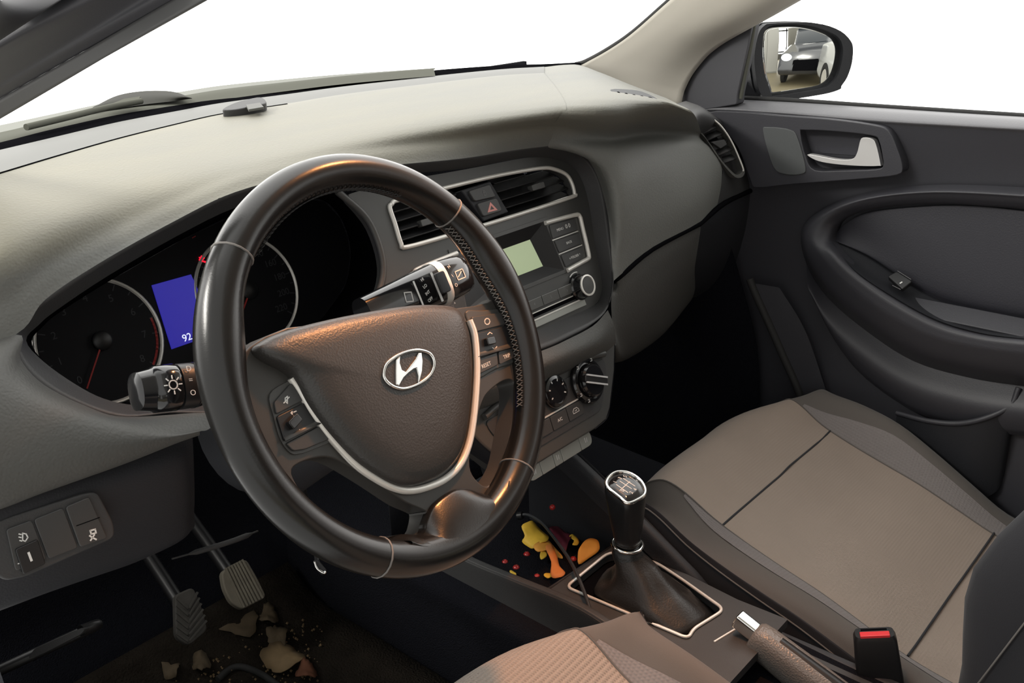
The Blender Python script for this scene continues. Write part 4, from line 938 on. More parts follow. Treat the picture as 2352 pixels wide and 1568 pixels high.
def seat(name, label, xc, dy, dz, insert, back, group, hl, hr, by=-.47):
    st = thing(name, label, 'car seat', (xc, -.2+dy, 0), group)
    def pt(s, y):
        fall = max(0, min(1, (.15-y)/.10)); yy = y + yfront(s, y)
        bb_ = bol(s); side = bb_/.034*prof(hr if s > 0 else hl, y) if bb_ > 0 else bb_; rear = max(0, (abs(s)-.18))*0
        return V((xc+s, yy+dy, max(.06, zc(y)+side+dz)))
    def strip(nm, ss, m, lb=None, n=4):
        return patch(nm, [[pt(s, y) for y in YS] for s in ss], m, st, n, label=lb)
    strip('insert', [-.180, -.12, -.06, 0, .06, .12, .180], M[insert], 'beige fabric seat insert')
    for q in (-1, 1):
        # inner crescent of grey mesh, outer bolster of taupe, black side
        ysm = [y for y in YS if y <= .03]
        a = [pt(q*.180, y) for y in ysm]
        def cres(y): return .180 + .027*min(1, max(0, (.035-y)/.16))**.7
        b = [pt(q*(.18+(cres(y)-.18)*.5), y) for y in ysm]; c = [pt(q*cres(y), y) for y in ysm]
        up = V((0, 0, .0012))
        patch('bolster_inlay', [[p+up for p in a], [p+up for p in b], [p+up for p in c]], M['mesh_grey'], st, 4, label='grey mesh inlay')
        strip('bolster', [q*s for s in (.180, .196, .212, .226, .238, .248)], M['bolster'], 'taupe side bolster')
        strip('side', [q*s for s in (.248, .2505, .254, .256, .2555, .252)], M['seat_black'], 'black seat side')
        tube('stitch_line', [pt(q*.2515, y)+V((q*.0012, 0, 0)) for y in YS if -.46 < y < .1], .0011, M['thread'], st)
    for yy in (-.045, -.318):
        tube('seam', [pt(s, yy)+V((0, 0, .0022)) for s in [-.18+.03*k for k in range(13)]], .0016, M['seat_black'], st)
    for q in (-1, 1): tube('seam', [pt(q*.18, y)+V((0, 0, .0004)) for y in YS], .0013, M['bolster'], st)
    if back:
        # backrest: reclined, with thick bolsters
        def bp(s, t, f):                                         # s across, t up, f forward
            return V((xc+s, dy+by-.20*t+f, dz+.13+.62*t))
        T = (-.1, .03, .10, .17, .25, .32, .40, .5, .75, .95, 1.0)
        BM = [(.1, .5), (-.05, .50), (-.15, .82), (-.25, 1.12), (-.355, 1.30), (-.47, 1.10), (-.6, 1.0), (-1, 1)]
        wd = (.235, .248, .25, .252, .253, .254, .254, .25, .235, .20, .17)
        def ring(t, w):
            o = [(-w, -.06), (-w-.004, .0), (-w+.006, .055), (-w+.035, .085), (-w+.07, .070), (-w+.10, .025), (-.06, .012), (.06, .012), (w-.10, .025), (w-.07, .070), (w-.035, .085), (w-.006, .055), (w+.004, 0), (w, -.06), (.1, -.09), (-.1, -.09)]
            return [bp(a, t, b*min(1, (1.02-t)*4)*(prof(BM, -t) if b > .03 else 1)) for a, b in t2(sm(o, 3, True))]
        loft('backrest', [ring(t, w) for t, w in zip(T, wd)], M['seat_black'], st, 'black fabric backrest', sharp=0)
        patch('backrest_insert', [[bp(s, t, .018+.002) for s in (-.14, -.07, 0, .07, .14)] for t in (.0, .25, .5, .75, .93)], M[insert], st, 4, label='beige backrest insert')
        q = -1
        tube('stitch_line', [bp(q*(w+.0035), t, .032*min(1, (1.02-t)*4)) for t, w in zip(T, wd)], .0011, M['thread'], st)
    return st
seat('passenger_seat', 'two-tone front passenger seat with beige insert and taupe bolsters', .36, 0, 0, 'insert', True, None, [(.10, -.045), (.03, -.032), (-.04, -.012), (-.10, .006), (-.23, .017), (-.32, .026), (-.4, .02)], [(.075, -.004), (.05, .004), (-.01, .034), (-.06, .052), (-.12, .064), (-.237, .034), (-.34, .006), (-.4, 0)], by=-.425)
seat('driver_seat', "two-tone driver's seat with ribbed beige insert, nearest the viewer", -.375, -.105, .028, 'insert_rib', True, None, [(.04, 0), (-.08, .02), (-.3, .03)], [(.10, -.012), (.05, .0), (.0, .024), (-.05, .040), (-.10, .050), (-.3, .05)])
# ================================================================== passenger door
DF = Fr((.655, 0, .6), (-1, 0, 0))
dr = thing('passenger_door', 'dark front passenger door with chrome handle and curved armrest', 'door', (.70, -.1, .1))
def PXl(l):
    p = [PX(a, b, x) for a, b, x in l]
    def ext(q, r): e = q + (q-r)*((-.75-q.y)/(q.y-r.y)); e.x = max(e.x, .655); return e      # carry the door on to its rear edge
    if l[-1][0] == 2450: p.append(ext(p[-1], p[-2]))
    if l[0][0] == 2450: p.insert(0, ext(p[0], p[1]))
    return p
patch('inner_panel', [
    PXl([(1650, 260, .655), (1790, 263, .655), (2000, 280, .655), (2200, 291, .655), (2450, 306, .655)]),
    PXl([(1640, 430, .668), (1790, 430, .668), (2000, 420, .668), (2200, 410, .668), (2450, 410, .668)]),
    PXl([(1560, 600, .672), (1790, 600, .672), (2000, 590, .676), (2200, 580, .676), (2450, 580, .676)]),
    PXl([(1560, 800, .660), (1790, 800, .662), (2000, 800, .664), (2200, 800, .666), (2450, 800, .666)]),
    PXl([(1560, 1000, .650), (1790, 1000, .650), (2000, 1000, .654), (2200, 1000, .656), (2450, 1000, .656)]),
    PXl([(1560, 1300, .640), (1790, 1300, .640), (2000, 1300, .645), (2200, 1300, .65), (2450, 1300, .65)])], M['door'], dr, 6, label='dark door inner panel')
patch('belt_sill', [
    PXl([(1560, 266, .657), (1640, 257, .655), (1790, 265, .655), (2000, 283, .655), (2200, 295, .655), (2450, 310, .655)]),
    PXl([(1560, 258, .652), (1640, 249, .650), (1790, 257, .650), (2000, 274, .650), (2200, 286, .650), (2450, 300, .650)]),
    PXl([(1560, 246, .672), (1640, 236, .672), (1790, 241, .672), (2000, 254, .672), (2200, 266, .672), (2450, 280, .672)]),
    PXl([(1560, 240, .700), (1640, 228, .700), (1790, 233, .700), (2000, 246, .700), (2200, 259, .700), (2450, 274, .700)]),
    PXl([(1560, 250, .705), (1640, 238, .705), (1790, 243, .705), (2000, 256, .705), (2200, 269, .705), (2450, 284, .705)])],
    mat('belt_top_plastic', (.13, .13, .14), .45, bump=('vor', 650, .25, .0006)), dr, 6, label='lighter sill along the window')
tube('window_seal', [PX(a, b, .703) for a, b in [(1690, 224), (1800, 229), (2000, 243), (2200, 256), (2450, 272), (2900, 302)]], .004, M['rubber'], dr)
fair = [(1628, 258), (1700, 257), (1790, 265), (1900, 273), (2000, 286), (2040, 300), (2062, 345), (2073, 385), (2060, 402), (1990, 410), (1900, 417), (1800, 425), (1736, 431), (1722, 410), (1695, 340), (1655, 290)]
cav = [(1838, 305), (1850, 299), (1920, 302), (2000, 311), (2018, 322), (2027, 360), (2028, 380), (2012, 389), (1930, 392), (1872, 391), (1852, 365)]
fh = .018
cav2 = t2(sm(DF.pts(cav, fh), 3, True))
fairing = prism('handle_fairing', DF, t2(sm(DF.pts(fair, fh), 3, True)), -.02, fh, M['door'], dr, .009, 'raised fairing round the handle', holes=[cav2], seg=4)
prism('tweeter_cover', DF, t2(sm(DF.pts([(1752, 302), (1764, 292), (1815, 298), (1832, 318), (1850, 385), (1840, 400), (1802, 400), (1775, 382)], fh+.002), 4, True)), fh-.002, fh+.002, mat('speaker_cover_plastic', (.075, .08, .082), .55, bump=('noise', 900, .2, .0003)), dr, .002, 'smooth grey round-cornered cover')
prism('handle_cavity', DF, [(a*1.0, b) for a, b in cav2], -.018, -.014, M['black'], dr, 0)
prism('pull_cup', DF, t2(rc(DF.pts([(1862, 312), (1975, 318), (1972, 358), (1882, 352)], -.006), .008)), -.014, -.006, M['door_pad'], dr, .003)
hp_ = DF.pts([(1856, 358), (1862, 355), (1920, 366), (1955, 366), (1968, 352), (1976, 322), (1984, 316), (2003, 319), (2012, 332), (2022, 376), (2018, 381), (1975, 381), (1920, 377), (1880, 370)], .012)
prism('door_handle', DF, t2(sm(hp_, 4, True)), .000, .012, M['satin_chrome'], dr, .004, 'satin chrome pull handle', seg=3, back=True)
# armrest: C-shaped padded ridge
O_ = [(2450, 440, .662), (2352, 430, .662), (2150, 424, .662), (2000, 440, .662), (1900, 474, .662), (1842, 525, .660), (1852, 605, .655), (1900, 682, .650), (1990, 760, .648), (2100, 830, .646), (2230, 868, .646), (2352, 887, .646), (2450, 900, .646)]
C_ = [(2450, 468, .640), (2352, 456, .640), (2150, 446, .640), (2000, 460, .638), (1910, 492, .632), (1862, 540, .620), (1882, 596, .605), (1935, 655, .595), (2022, 722, .588), (2128, 778, .585), (2240, 806, .585), (2352, 822, .585), (2450, 832, .585)]
I_ = [(2450, 492, .660), (2352, 480, .660), (2150, 468, .660), (2005, 480, .658), (1932, 508, .652), (1905, 550, .630), (1918, 582, .606), (1965, 628, .596), (2050, 688, .590), (2150, 742, .587), (2250, 770, .587), (2352, 782, .587), (2450, 790, .587)]
Op, Cp, Ip = PXl(O_), PXl(C_), PXl(I_)
oc = [o.lerp(c, .5) + V((-.012, 0, 0)) for o, c in zip(Op, Cp)]; ic = [i.lerp(c, .45) + V((-.004, 0, 0)) for i, c in zip(Ip, Cp)]
patch('armrest', [Op, oc, Cp, ic, Ip, [p+V((.03, 0, -.0)) for p in Ip]], M['door'], dr, 5, label='curved armrest ridge')
lowO = PXl([(2450, 1010, .640), (2352, 1000, .640), (2230, 985, .640), (2100, 945, .642), (1990, 870, .645), (1930, 800, .648), (1890, 720, .650)])
lowI = [Op[14], Op[13], Op[12], Op[11], Op[10], Op[9], Op[8], Op[7]]
patch('lower_bulge', [lowI, [a.lerp(b, .4)+V((-.020, 0, 0)) for a, b in zip(lowI, lowO)], [a.lerp(b, .8)+V((-.012, 0, 0)) for a, b in zip(lowI, lowO)], lowO], M['door'], dr, 5)
# armrest top with the window switch, and the padded insert above
Tl = PXl([(1912, 556, .632), (1960, 618, .600), (2050, 680, .594), (2150, 734, .591), (2250, 764, .590), (2352, 778, .590), (2450, 786, .590)])
Tu = PXl([(1915, 548, .650), (2000, 590, .655), (2080, 645, .655), (2160, 690, .655), (2240, 713, .655), (2352, 735, .655), (2450, 745, .655)])
patch('armrest_top', [Tl, [a.lerp(b, .5)+V((0, 0, -.006)) for a, b in zip(Tl, Tu)], Tu], M['plastic_low'], dr, 5, label='dark armrest top')
Iu = PXl([(1912, 545, .662), (1945, 512, .664), (2005, 486, .664), (2150, 473, .664), (2250, 474, .664), (2352, 485, .664), (2450, 497, .664)])
patch('padded_insert', [Iu, [a.lerp(b, .35)+V((-.004, 0, 0)) for a, b in zip(Iu, Tu)], [a.lerp(b, .85)+V((-.008, 0, 0)) for a, b in zip(Iu, Tu)], [p+V((-.001, 0, 0)) for p in Tu]], M['door_pad'], dr, 5, label='padded navy-black insert')
wf = Fr(PX(2068, 650, .619), (-.55, .0, .83), up=(.8, 0, .5))
wsw = prism('window_switch', wf, t2(rc(wf.pts([(2038, 634), (2060, 622), (2096, 645), (2072, 664)], .003), .004)), -.004, .003, M['black'], dr, .002)
strokes('lit_mark', wf, [wf.pts([(2068, 650), (2071, 648)], .0032)], .0031, .0022, M['white'], wsw)
strokes('switch_edge', wf, [wf.pts([(2050, 655), (2068, 664)], .003), wf.pts([(2062, 622), (2092, 641)], .003)], .0026, .0008, M['dim_print'], wsw)
prism('pull_cup_lip', Fr(PX(2300, 745, .622), (-.5, 0, .86), up=(.8, 0, .5)), [(-.2, -.018), (.037, -.018), (.045, .0), (.04, .018), (-.2, .018)][::1], -.004, .004, M['door'], dr, .002)
# map pocket
pk = PXl([(2060, 948, .630), (2130, 966, .618), (2200, 972, .616), (2262, 960, .618), (2320, 932, .630), (2340, 890, .640)])
tube('pocket_lip', pk, .0045, M['door'], dr, n=6, label='pale edged map pocket lip')
patch('pocket_wall', [pk, [p+V((.004, 0, -.05)) for p in pk], [p+V((.012, 0, -.16)) for p in pk]], M['plastic_low'], dr, 4)
# sail panel in the corner of the window, and the window pane
prism('sail_panel', DF, t2(rc(DF.pts([(1562, 222), (1577, 179), (1604, 124), (1655, 87), (1722, 46), (1728, 55), (1717, 112), (1694, 216), (1692, 240), (1560, 262)], .006), .004)), -.02, .006, M['pillar_dark'], dr, .003, 'dark triangular panel at the mirror foot')
tube('window_run', [DF.w(a, b, -.004) for a, b in [(1733, 40), (1724, 100), (1708, 180), (1700, 226)]], .0045, M['cowl'], dr, label='pale window run beside the corner panel')
mesh('window_pane', [PX(1715, 226, .706), PX(2900, 308, .706), V((.60, -.66, 1.12)), V((.60, .0, 1.12)), V((.655, .16, .95))], [(0, 1, 2, 3, 4)], M['glass'], dr, 'clear side window', sharp=0)
# ================================================================== wing mirror outside
def zm(l): return [(1700+a/7.127, 30+b/7.127) for a, b in l]
mo = PX(1845, 140, .79)
MF = Fr(mo, (-.47, -.88, .022))
wm = thing('wing_mirror', 'black framed wing mirror outside the passenger window', 'mirror', tuple(mo))
gl_px = zm([(330, 450), (355, 310), (430, 222), (600, 196), (900, 190), (1200, 240), (1450, 335), (1565, 430), (1612, 570), (1600, 760), (1540, 980), (1450, 1120), (1300, 1215), (900, 1285), (520, 1342), (475, 1335), (430, 1205), (360, 1000), (325, 700)])
ho_px = zm([(170, 700), (215, 400), (270, 260), (340, 190), (430, 158), (900, 142), (1300, 172), (1600, 285), (1760, 440), (1802, 575), (1782, 820), (1705, 1050), (1612, 1190), (1590, 1245), (1400, 1310), (1100, 1365), (700, 1425), (420, 1440), (260, 1300), (190, 1000)])
g2_ = t2(sm(MF.pts(gl_px), 3, True)); gcx = sum(a for a, b in g2_)/len(g2_); gcy = sum(b for a, b in g2_)/len(g2_)
RAD = 1.1
def gring(f): return [MF.at(gcx+(a-gcx)*f, gcy+(b-gcy)*f, .004 - ((a-gcx)**2+(b-gcy)**2)*f*f/(2*RAD)) for a, b in g2_]
loft('mirror_glass', [gring(f) for f in (1.02, .9, .75, .6, .45, .3, .15, .01)], M['mirror'], wm, 'convex mirror glass', sharp=0)
h2 = t2(sm(MF.pts(ho_px), 3, True)); hcx = sum(a for a, b in h2)/len(h2); hcy = sum(b for a, b in h2)/len(h2)
def hring(f, h, dx=0): return [MF.at(hcx+(a-hcx)*f+dx, hcy+(b-hcy)*f, h) for a, b in h2]
gl3 = [MF.at(gcx+(a-gcx)*1.0, gcy+(b-gcy)*1.0, .000) for a, b in g2_]
prism('bezel', MF, [(hcx+(a-hcx)*.985, hcy+(b-hcy)*.985) for a, b in h2], -.012, .010, M['plastic_low'], wm, .004, holes=[[(gcx+(a-gcx)*1.015, gcy+(b-gcy)*1.015) for a, b in g2_]])
loft('housing', [hring(1.0, -.004), hring(1.0, -.03), hring(.92, -.065), hring(.7, -.09), hring(.05, -.10)], M['plastic_low'], wm, caps=False, sharp=0)
mf_ = PX(1715, 200, .70)
loft('foot', [[MF.at(hcx-.06+.018*math.cos(2*PI*k/16), hcy-.055+.02*math.sin(2*PI*k/16), -.03) for k in range(16)], [PX(1712, 212, .708) + V((0, -.03*math.cos(2*PI*k/16), .018*math.sin(2*PI*k/16))) for k in range(16)]], M['plastic_low'], wm)
# ================================================================== shell of the car: pillars, windscreen, roof, floor
def struct(o, kind='structure'): o['kind'] = kind; return o
def PXr(l): return [PX(a, b, x) for a, b, x in l]
tr = patch('trim_1', [
    PXr([(1290, 190, .618), (1385, 214, .622), (1470, 246, .632), (1562, 285, .668)]),
    PXr([(1318, 156, .612), (1400, 186, .615), (1480, 214, .622), (1566, 244, .648)]),
    PXr([(1345, 144, .606), (1412, 158, .608), (1495, 178, .620), (1575, 200, .650)]),
    PXr([(1395, 117, .602), (1455, 126, .605), (1530, 136, .618), (1603, 146, .650)]),
    PXr([(1455, 76, .597), (1525, 76, .600), (1590, 80, .612), (1655, 92, .645)]),
    PXr([(1542, 0, .588), (1622, 5, .592), (1705, 18, .605), (1800, 8, .635)]),
    PXr([(1680, -120, .575), (1780, -110, .578), (1880, -95, .590), (1990, -100, .620)])], M['pillar'], None, 6, thick=.012, off=1)
struct(tr); tr['label'] = 'pale grey right windscreen pillar trim'
se = tube('trim_2', [PX(a, b, x) for a, b, x in [(1322, 148, .612), (1345, 141, .608), (1395, 114, .604), (1455, 73, .599), (1542, -3, .590), (1680, -122, .577)]], .0045, M['rubber']); struct(se)
se = tube('trim_3', [PX(a, b, x) for a, b, x in [(1575, 196, .652), (1606, 143, .652), (1660, 90, .647), (1800, 11, .637), (1990, -97, .622)]], .006, M['rubber']); struct(se)
tf = patch('trim_13', [[p+V((-.004, .004, -.004)) for p in capO[:4]], [p+V((.05, .02, -.02)) for p in capO[:4]]], M['plastic_low'], None, 4); struct(tf)
# left pillar, close to the viewer: bands from the glass edge outwards
def lp(a, b, x): return [PX(a[0]+(b[0]-a[0])*t, a[1]+(b[1]-a[1])*t, x[0]+(x[1]-x[0])*t) for t in (-.6, -.2, .2, .6, 1, 1.5)]
e0 = lp((0, 271), (471, 0), (-.535, -.475)); e1 = lp((0, 226), (401, 0), (-.540, -.482))
e2 = lp((0, 186), (318, 0), (-.552, -.500)); e3 = lp((0, 150), (258, 0), (-.566, -.518)); e4 = lp((0, 120), (205, 0), (-.580, -.535)); e5 = lp((0, 100), (152, 0), (-.584, -.545))
e6 = lp((0, 92), (140, 0), (-.590, -.552)); e7 = lp((0, 50), (80, 0), (-.600, -.56)); e8 = lp((0, -40), (-60, 0), (-.62, -.58))
fb = patch('trim_4', [e0, e1], M['frit'], None, 5, thick=.004, off=0); struct(fb)
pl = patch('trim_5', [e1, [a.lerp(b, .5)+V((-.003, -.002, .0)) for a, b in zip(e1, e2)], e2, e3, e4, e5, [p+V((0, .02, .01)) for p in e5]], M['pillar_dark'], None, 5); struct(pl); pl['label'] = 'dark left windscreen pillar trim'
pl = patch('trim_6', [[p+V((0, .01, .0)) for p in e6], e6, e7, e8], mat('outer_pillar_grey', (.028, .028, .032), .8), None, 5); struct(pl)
# windscreen
base = [p + V((0, .004, .004)) for p in r0p]
wb_ = [V((-.66, .36, .80))] + base[1:] + [PZ(1330, 144, .80), V((.66, .40, .79))]
topx = [V((-.50+1.0*i/(len(wb_)-1), -.02-.10*abs(-1+2*i/(len(wb_)-1))**2, 1.17)) for i in range(len(wb_))]
w1_ = [a.lerp(b, 1/3)+V((0, .03, .02)) for a, b in zip(wb_, topx)]; w2_ = [a.lerp(b, 2/3)+V((0, .03, .02)) for a, b in zip(wb_, topx)]
ws_ = patch('window_1', [wb_, w1_, w2_, topx], M['glass'], None, 3); struct(ws_)
# black edge strip at the foot of the windscreen
ft = [PZ(a, b, .808-.012*(i/10)) for i, (a, b) in enumerate([(-150, 358), (0, 327), (136, 292), (272, 260), (400, 237), (510, 217), (660, 197), (800, 180), (1000, 161), (1150, 150), (1250, 147)])] + [PZ(1330, 143, .798)]
fb_ = r0p + [PZ(1335, 149, .797)]
fr_ = patch('trim_7', [[p+V((0, 0, -.002)) for p in fb_], [a.lerp(b, .5)+V((0, 0, .001)) for a, b in zip(fb_, ft)], ft], M['deep'], None, 4, thick=.004, off=-1); struct(fr_)
# roof and rear closure keep the sky off the cabin
rfm = mat('headliner', (.42, .41, .38), .9)
rf_ = mesh('ceiling', [V(p) for p in [(-.50, -.12, 1.17), (0, -.02, 1.19), (.50, -.12, 1.17), (.58, -.8, 1.19), (.54, -1.7, 1.15), (-.54, -1.7, 1.15), (-.58, -.8, 1.19), (0, -.8, 1.23), (0, -1.7, 1.18)]], [(0, 1, 7, 6), (1, 2, 3, 7), (6, 7, 8, 5), (7, 3, 4, 8)], rfm, None, solid=.03, off=1); struct(rf_)
bk_ = mesh('wall_back', [(-.66, -1.75, 0), (.66, -1.75, 0), (.54, -1.72, 1.15), (-.54, -1.72, 1.15)], [(0, 1, 2, 3)], M['carpet'], None, solid=.02); struct(bk_)
fl_ = mesh('floor', [(-.68, -1.7, -.012), (.70, -1.7, -.012), (.70, .74, -.012), (-.68, .74, -.012)], [(0, 1, 2, 3)], M['carpet'], None, solid=.01); struct(fl_)
fw = patch('wall_front', [[V((x, .60, 0)) for x in (-.68, 0, .72)], [V((x, .72, .10)) for x in (-.68, 0, .72)], [V((x, .76, .4)) for x in (-.68, 0, .72)], [V((x, .76, .78)) for x in (-.68, 0, .72)]], M['carpet'], None, 4, thick=.01); struct(fw)
tn = patch('trim_8', [[V((-.112, y, -.005)) for y in (.62, .2, -.6, -1.6)], [V((-.105, y, .10)) for y in (.62, .2, -.6, -1.6)], [V((-.096, y, .165)) for y in (.62, .2, -.6, -1.6)], [V((.096, y, .165)) for y in (.62, .2, -.6, -1.6)], [V((.105, y, .10)) for y in (.62, .2, -.6, -1.6)], [V((.112, y, -.005)) for y in (.62, .2, -.6, -1.6)]], M['carpet'], None, 4); struct(tn)
kp_ = patch('trim_9', [[V((-.66, .70, z)) for z in (-.01, .3, .62)], [V((-.67, .3, z)) for z in (-.01, .3, .55)], [V((-.68, .10, z)) for z in (-.01, .12, .20)], [V((-.68, -.6, z)) for z in (-.01, .08, .13)]], M['carpet'], None, 4); struct(kp_)
kr_ = patch('trim_10', [[V((.665, .72, z)) for z in (-.01, .3, .60)], [V((.64, .30, z)) for z in (-.01, .3, .60)], [PX(1745, 1000, .636), PX(1740, 800, .636), PX(1690, 600, .636)]], M['carpet'], None, 4); struct(kr_)
sl_ = tube('trim_11', [PX(a, b, .632) for a, b in [(1722, 640), (1734, 672), (1765, 740), (1800, 820), (1835, 900), (1850, 960)]], .007, M['rubber']); struct(sl_)
sl_ = patch('trim_12', [[PX(a, b, .634) for a, b in [(1730, 650), (1775, 745), (1845, 905)]], [PX(a, b, .640) for a, b in [(1790, 660), (1850, 760), (1900, 905)]]], M['door'], None, 4); struct(sl_)
# cowl and wiper outside
cw = thing('scuttle_panel', 'pale scuttle panel below the left of the windscreen', 'car panel', tuple(PZ(300, 250, .80)))
cb = [PZ(a, b, .806) for a, b in [(-150, 356), (0, 325), (136, 290), (272, 258), (400, 235), (510, 215), (660, 195), (800, 178), (1000, 160)]]
ct = [PZ(a, b, .806) for a, b in [(-150, 332), (0, 304), (136, 272), (272, 243), (400, 223), (510, 205), (660, 188), (800, 174), (1000, 159.5)]]
ct2 = [PZ(a, b, .806) for a, b in [(-150, 318), (0, 291), (136, 262), (272, 234), (400, 216), (510, 199), (660, 184), (800, 172), (1000, 159)]]
patch('scuttle', [[PZ(a, b+14, .802) for a, b in [(-150, 356), (0, 325), (136, 290), (272, 258), (400, 235), (510, 215), (660, 195), (800, 178), (1000, 160)]], [p+V((0, .004, .002)) for p in cb], ct], M['cowl'], cw, 5)
patch('bonnet_edge', [ct, [p+V((0, 0, .002)) for p in ct2]], mat('weathered_white_paint', (.24, .245, .225), .9, spec=.1), cw, 5, label='white bonnet edge')
wp = thing('windscreen_wiper', 'grey wiper arm resting at the foot of the windscreen', 'wiper', tuple(PZ(330, 225, .82)))
zw = .814
patch('arm_cover', [[PZ(a, b, zw-.004) for a, b in [(205, 258), (260, 250), (330, 240), (400, 232), (442, 226)]], [PZ(a, b, zw+.002) for a, b in [(212, 248), (265, 232), (330, 222), (400, 220), (440, 225)]], [PZ(a, b, zw) for a, b in [(215, 245), (270, 219), (330, 209), (395, 210), (438, 224)]]], mat('wiper_grey', (.05, .05, .045), .9, spec=.1), wp, 5)
tube('arm', [PZ(a, b, zw+.004) for a, b in [(60, 292), (160, 268), (250, 246), (325, 232)]], .004, M['cowl'], wp)
prism('cap', Fr(PZ(300, 234, zw+.004), (0, -.2, 1), up=(0, 1, 0)), Fr(PZ(300, 234, zw+.004), (0, -.2, 1), up=(0, 1, 0)).pts([(248, 245), (285, 230), (322, 224), (318, 236), (262, 246)]), 0, .002, M['cowl'], wp, 0, 'pale cap on the wiper arm')

# ================================================================== pedals and footwell
def pedal(name, lab, px, y, rib, mtl, arm):
    n = V((-.1, -.80, .60)); o = PY(sum(a for a, b in px)/len(px), sum(b for a, b in px)/len(px), y)
    f = Fr(o, n); pd = thing(name, lab, 'pedal', tuple(o)); out = t2(rc(f.pts(px), .008))
    pad_ = prism('pad', f, out, -.014, 0, mtl, pd, .003, 'worn ribbed rubber pad', seg=2)
    for l in rib: strokes('rib', f, [f.pts(l)], -.0005, .0030, mtl, pd, th=.0036)
    tube('arm', [f.at(0, 0, -.012), f.at(*arm[0], -.05), f.at(*arm[1], -.12)], .010, M['black'], pd)
brk = [(508, 1312), (566, 1282), (590, 1323), (613, 1370), (556, 1400), (530, 1383), (514, 1350)]
def lerp2(a, b, t): return (a[0]+(b[0]-a[0])*t, a[1]+(b[1]-a[1])*t)
pedal('brake_pedal', 'worn grey-brown ribbed brake pedal, right of the pair', brk, .50, [[lerp2((512, 1310), (562, 1284), t), lerp2((552, 1396), (608, 1368), t)] for t in (.12, .25, .38, .5, .62, .75, .88)], M['pedal'], ((.0, .06), (.0, .16)))
cl_px = [(401, 1366), (444, 1347), (461, 1384), (478, 1446), (434, 1483), (404, 1464)]
pedal('clutch_pedal', 'dark chevron-ribbed clutch pedal, left of the pair', cl_px, .50, [[(408, 1376+k*16), (432, 1398+k*15), lerp2((452, 1362), (476, 1440), k/6)] for k in range(6)], M['pedal2'], ((.0, .06), (.0, .16)))
lv = thing('bonnet_release_lever', 'dark lever with a pale edge low in the left footwell', 'lever', tuple(PX(130, 1475, -.60)))
lf = Fr(PX(130, 1475, -.60), (-.6, -.6, .5))
prism('handle', lf, t2(rc(lf.pts([(64, 1512), (78, 1490), (180, 1444), (196, 1444), (186, 1456), (100, 1500)]), .003)), -.02, 0, M['plastic'], lv, .003)
tube('stem', [lf.at(*lf.lo(175, 1452), -.012), lf.at(*lf.lo(185, 1450), -.03), V((-.668, lf.at(*lf.lo(185, 1450), 0).y+.05, lf.at(*lf.lo(185, 1450), 0).z-.03))], .006, M['black'], lv)
fm = thing('floor_mat', "dirty floor mat in the driver's footwell", 'mat', (-.37, .4, 0))
patch('mat_sheet', [[V((x, y, .004 + max(0, y-.52)*.55)) for x in (-.62, -.45, -.30, -.125)] for y in (-.05, .2, .4, .52, .60)], M['mat'], fm, 4, thick=.006, off=1)
tube('heel_arc', [PZ(a, b, .012) for a, b in [(500, 1560), (530, 1535), (560, 1532), (600, 1548), (640, 1575)]], .005, M['rubber'], fm)
LG = 'dead leaves on the driver floor mat'
def leaf(label, px, py, wpx, hpx, m, seed, lobes=5, z=.016, rough_=.25):
    z = .024
    rnd = random.Random(seed); c = PZ(px, py, z); ax_ = PZ(px+wpx/2, py, z)-c; ay = PZ(px, py-hpx/2, z)-c
    pts = []; N_ = 30
    for k in range(N_):
        a = 2*PI*k/N_; r = 1-rough_*.6*(.5+.5*math.cos(lobes*a+seed))+rnd.uniform(-rough_, rough_)*.3
        pts.append(c + ax_*(r*math.cos(a)) + ay*(r*math.sin(a)) + V((0, 0, .006*math.sin(2*a+seed)+rnd.uniform(-.001, .002))))
    vs = pts + [c.lerp(p, .5)+V((0, 0, .003)) for p in pts] + [c+V((0, 0, .002))]; fs = []
    for k in range(N_): q = (k+1) % N_; fs += [(k, q, N_+q, N_+k), (N_+k, N_+q, 2*N_)]
    me_off = c
    o = mesh('dead_leaf', [v-c for v in vs], fs, m, None, solid=.0012, off=0, sharp=0); o.location = c
    prop(o, label, 'leaf', LG); return o
leaf('largest pale tan dead leaf, near the bottom edge', 650, 1508, 104, 66, M['leaf_tan'], 3, 4)
leaf('small tan dead leaf touching the brake pedal', 614, 1412, 50, 44, M['leaf_brown'], 5, 3)
leaf('crumpled tan leaf between brake pedal and largest leaf', 637, 1458, 54, 56, M['leaf_brown'], 8, 5)
leaf('rust-red dead leaf beside the largest tan leaf', 702, 1540, 52, 40, M['leaf_red'], 11, 3)
leaf('wide brown dead leaf between the two pedals', 545, 1428, 110, 62, M['leaf_brown'], 13, 4)
leaf('dull brown dead leaf under the clutch pedal', 462, 1522, 46, 46, M['leaf_brown'], 17, 5)
leaf('darkest brown dead leaf, leftmost on the mat', 392, 1534, 44, 44, M['leaf_brown'], 21, 5)
rnd = random.Random(4); vs, fs = [], []
for k in range(170):
    c = PZ(rnd.uniform(380, 740), rnd.uniform(1420, 1568), .0135); s = rnd.uniform(.001, .003); b = len(vs)
    for d in ((1, 0, -.5), (-.5, .87, -.5), (-.5, -.87, -.5), (0, 0, .8)): vs.append(c+V(d)*s)
    fs += [(b, b+1, b+2), (b, b+1, b+3), (b+1, b+2, b+3), (b+2, b, b+3)]
cr_ = mesh('crumbs', vs, fs, M['leaf_tan'], None); prop(cr_, 'scattered crumbs and leaf dust on the floor mat', 'crumbs', kind='stuff')
clip = thing('metal_clip', 'small shiny clip below the lower left steering wheel rim', 'clip', tuple(PY(735, 1300, .22)))
cf_ = Fr(PY(735, 1300, .22), (-.4, -.7, .6))
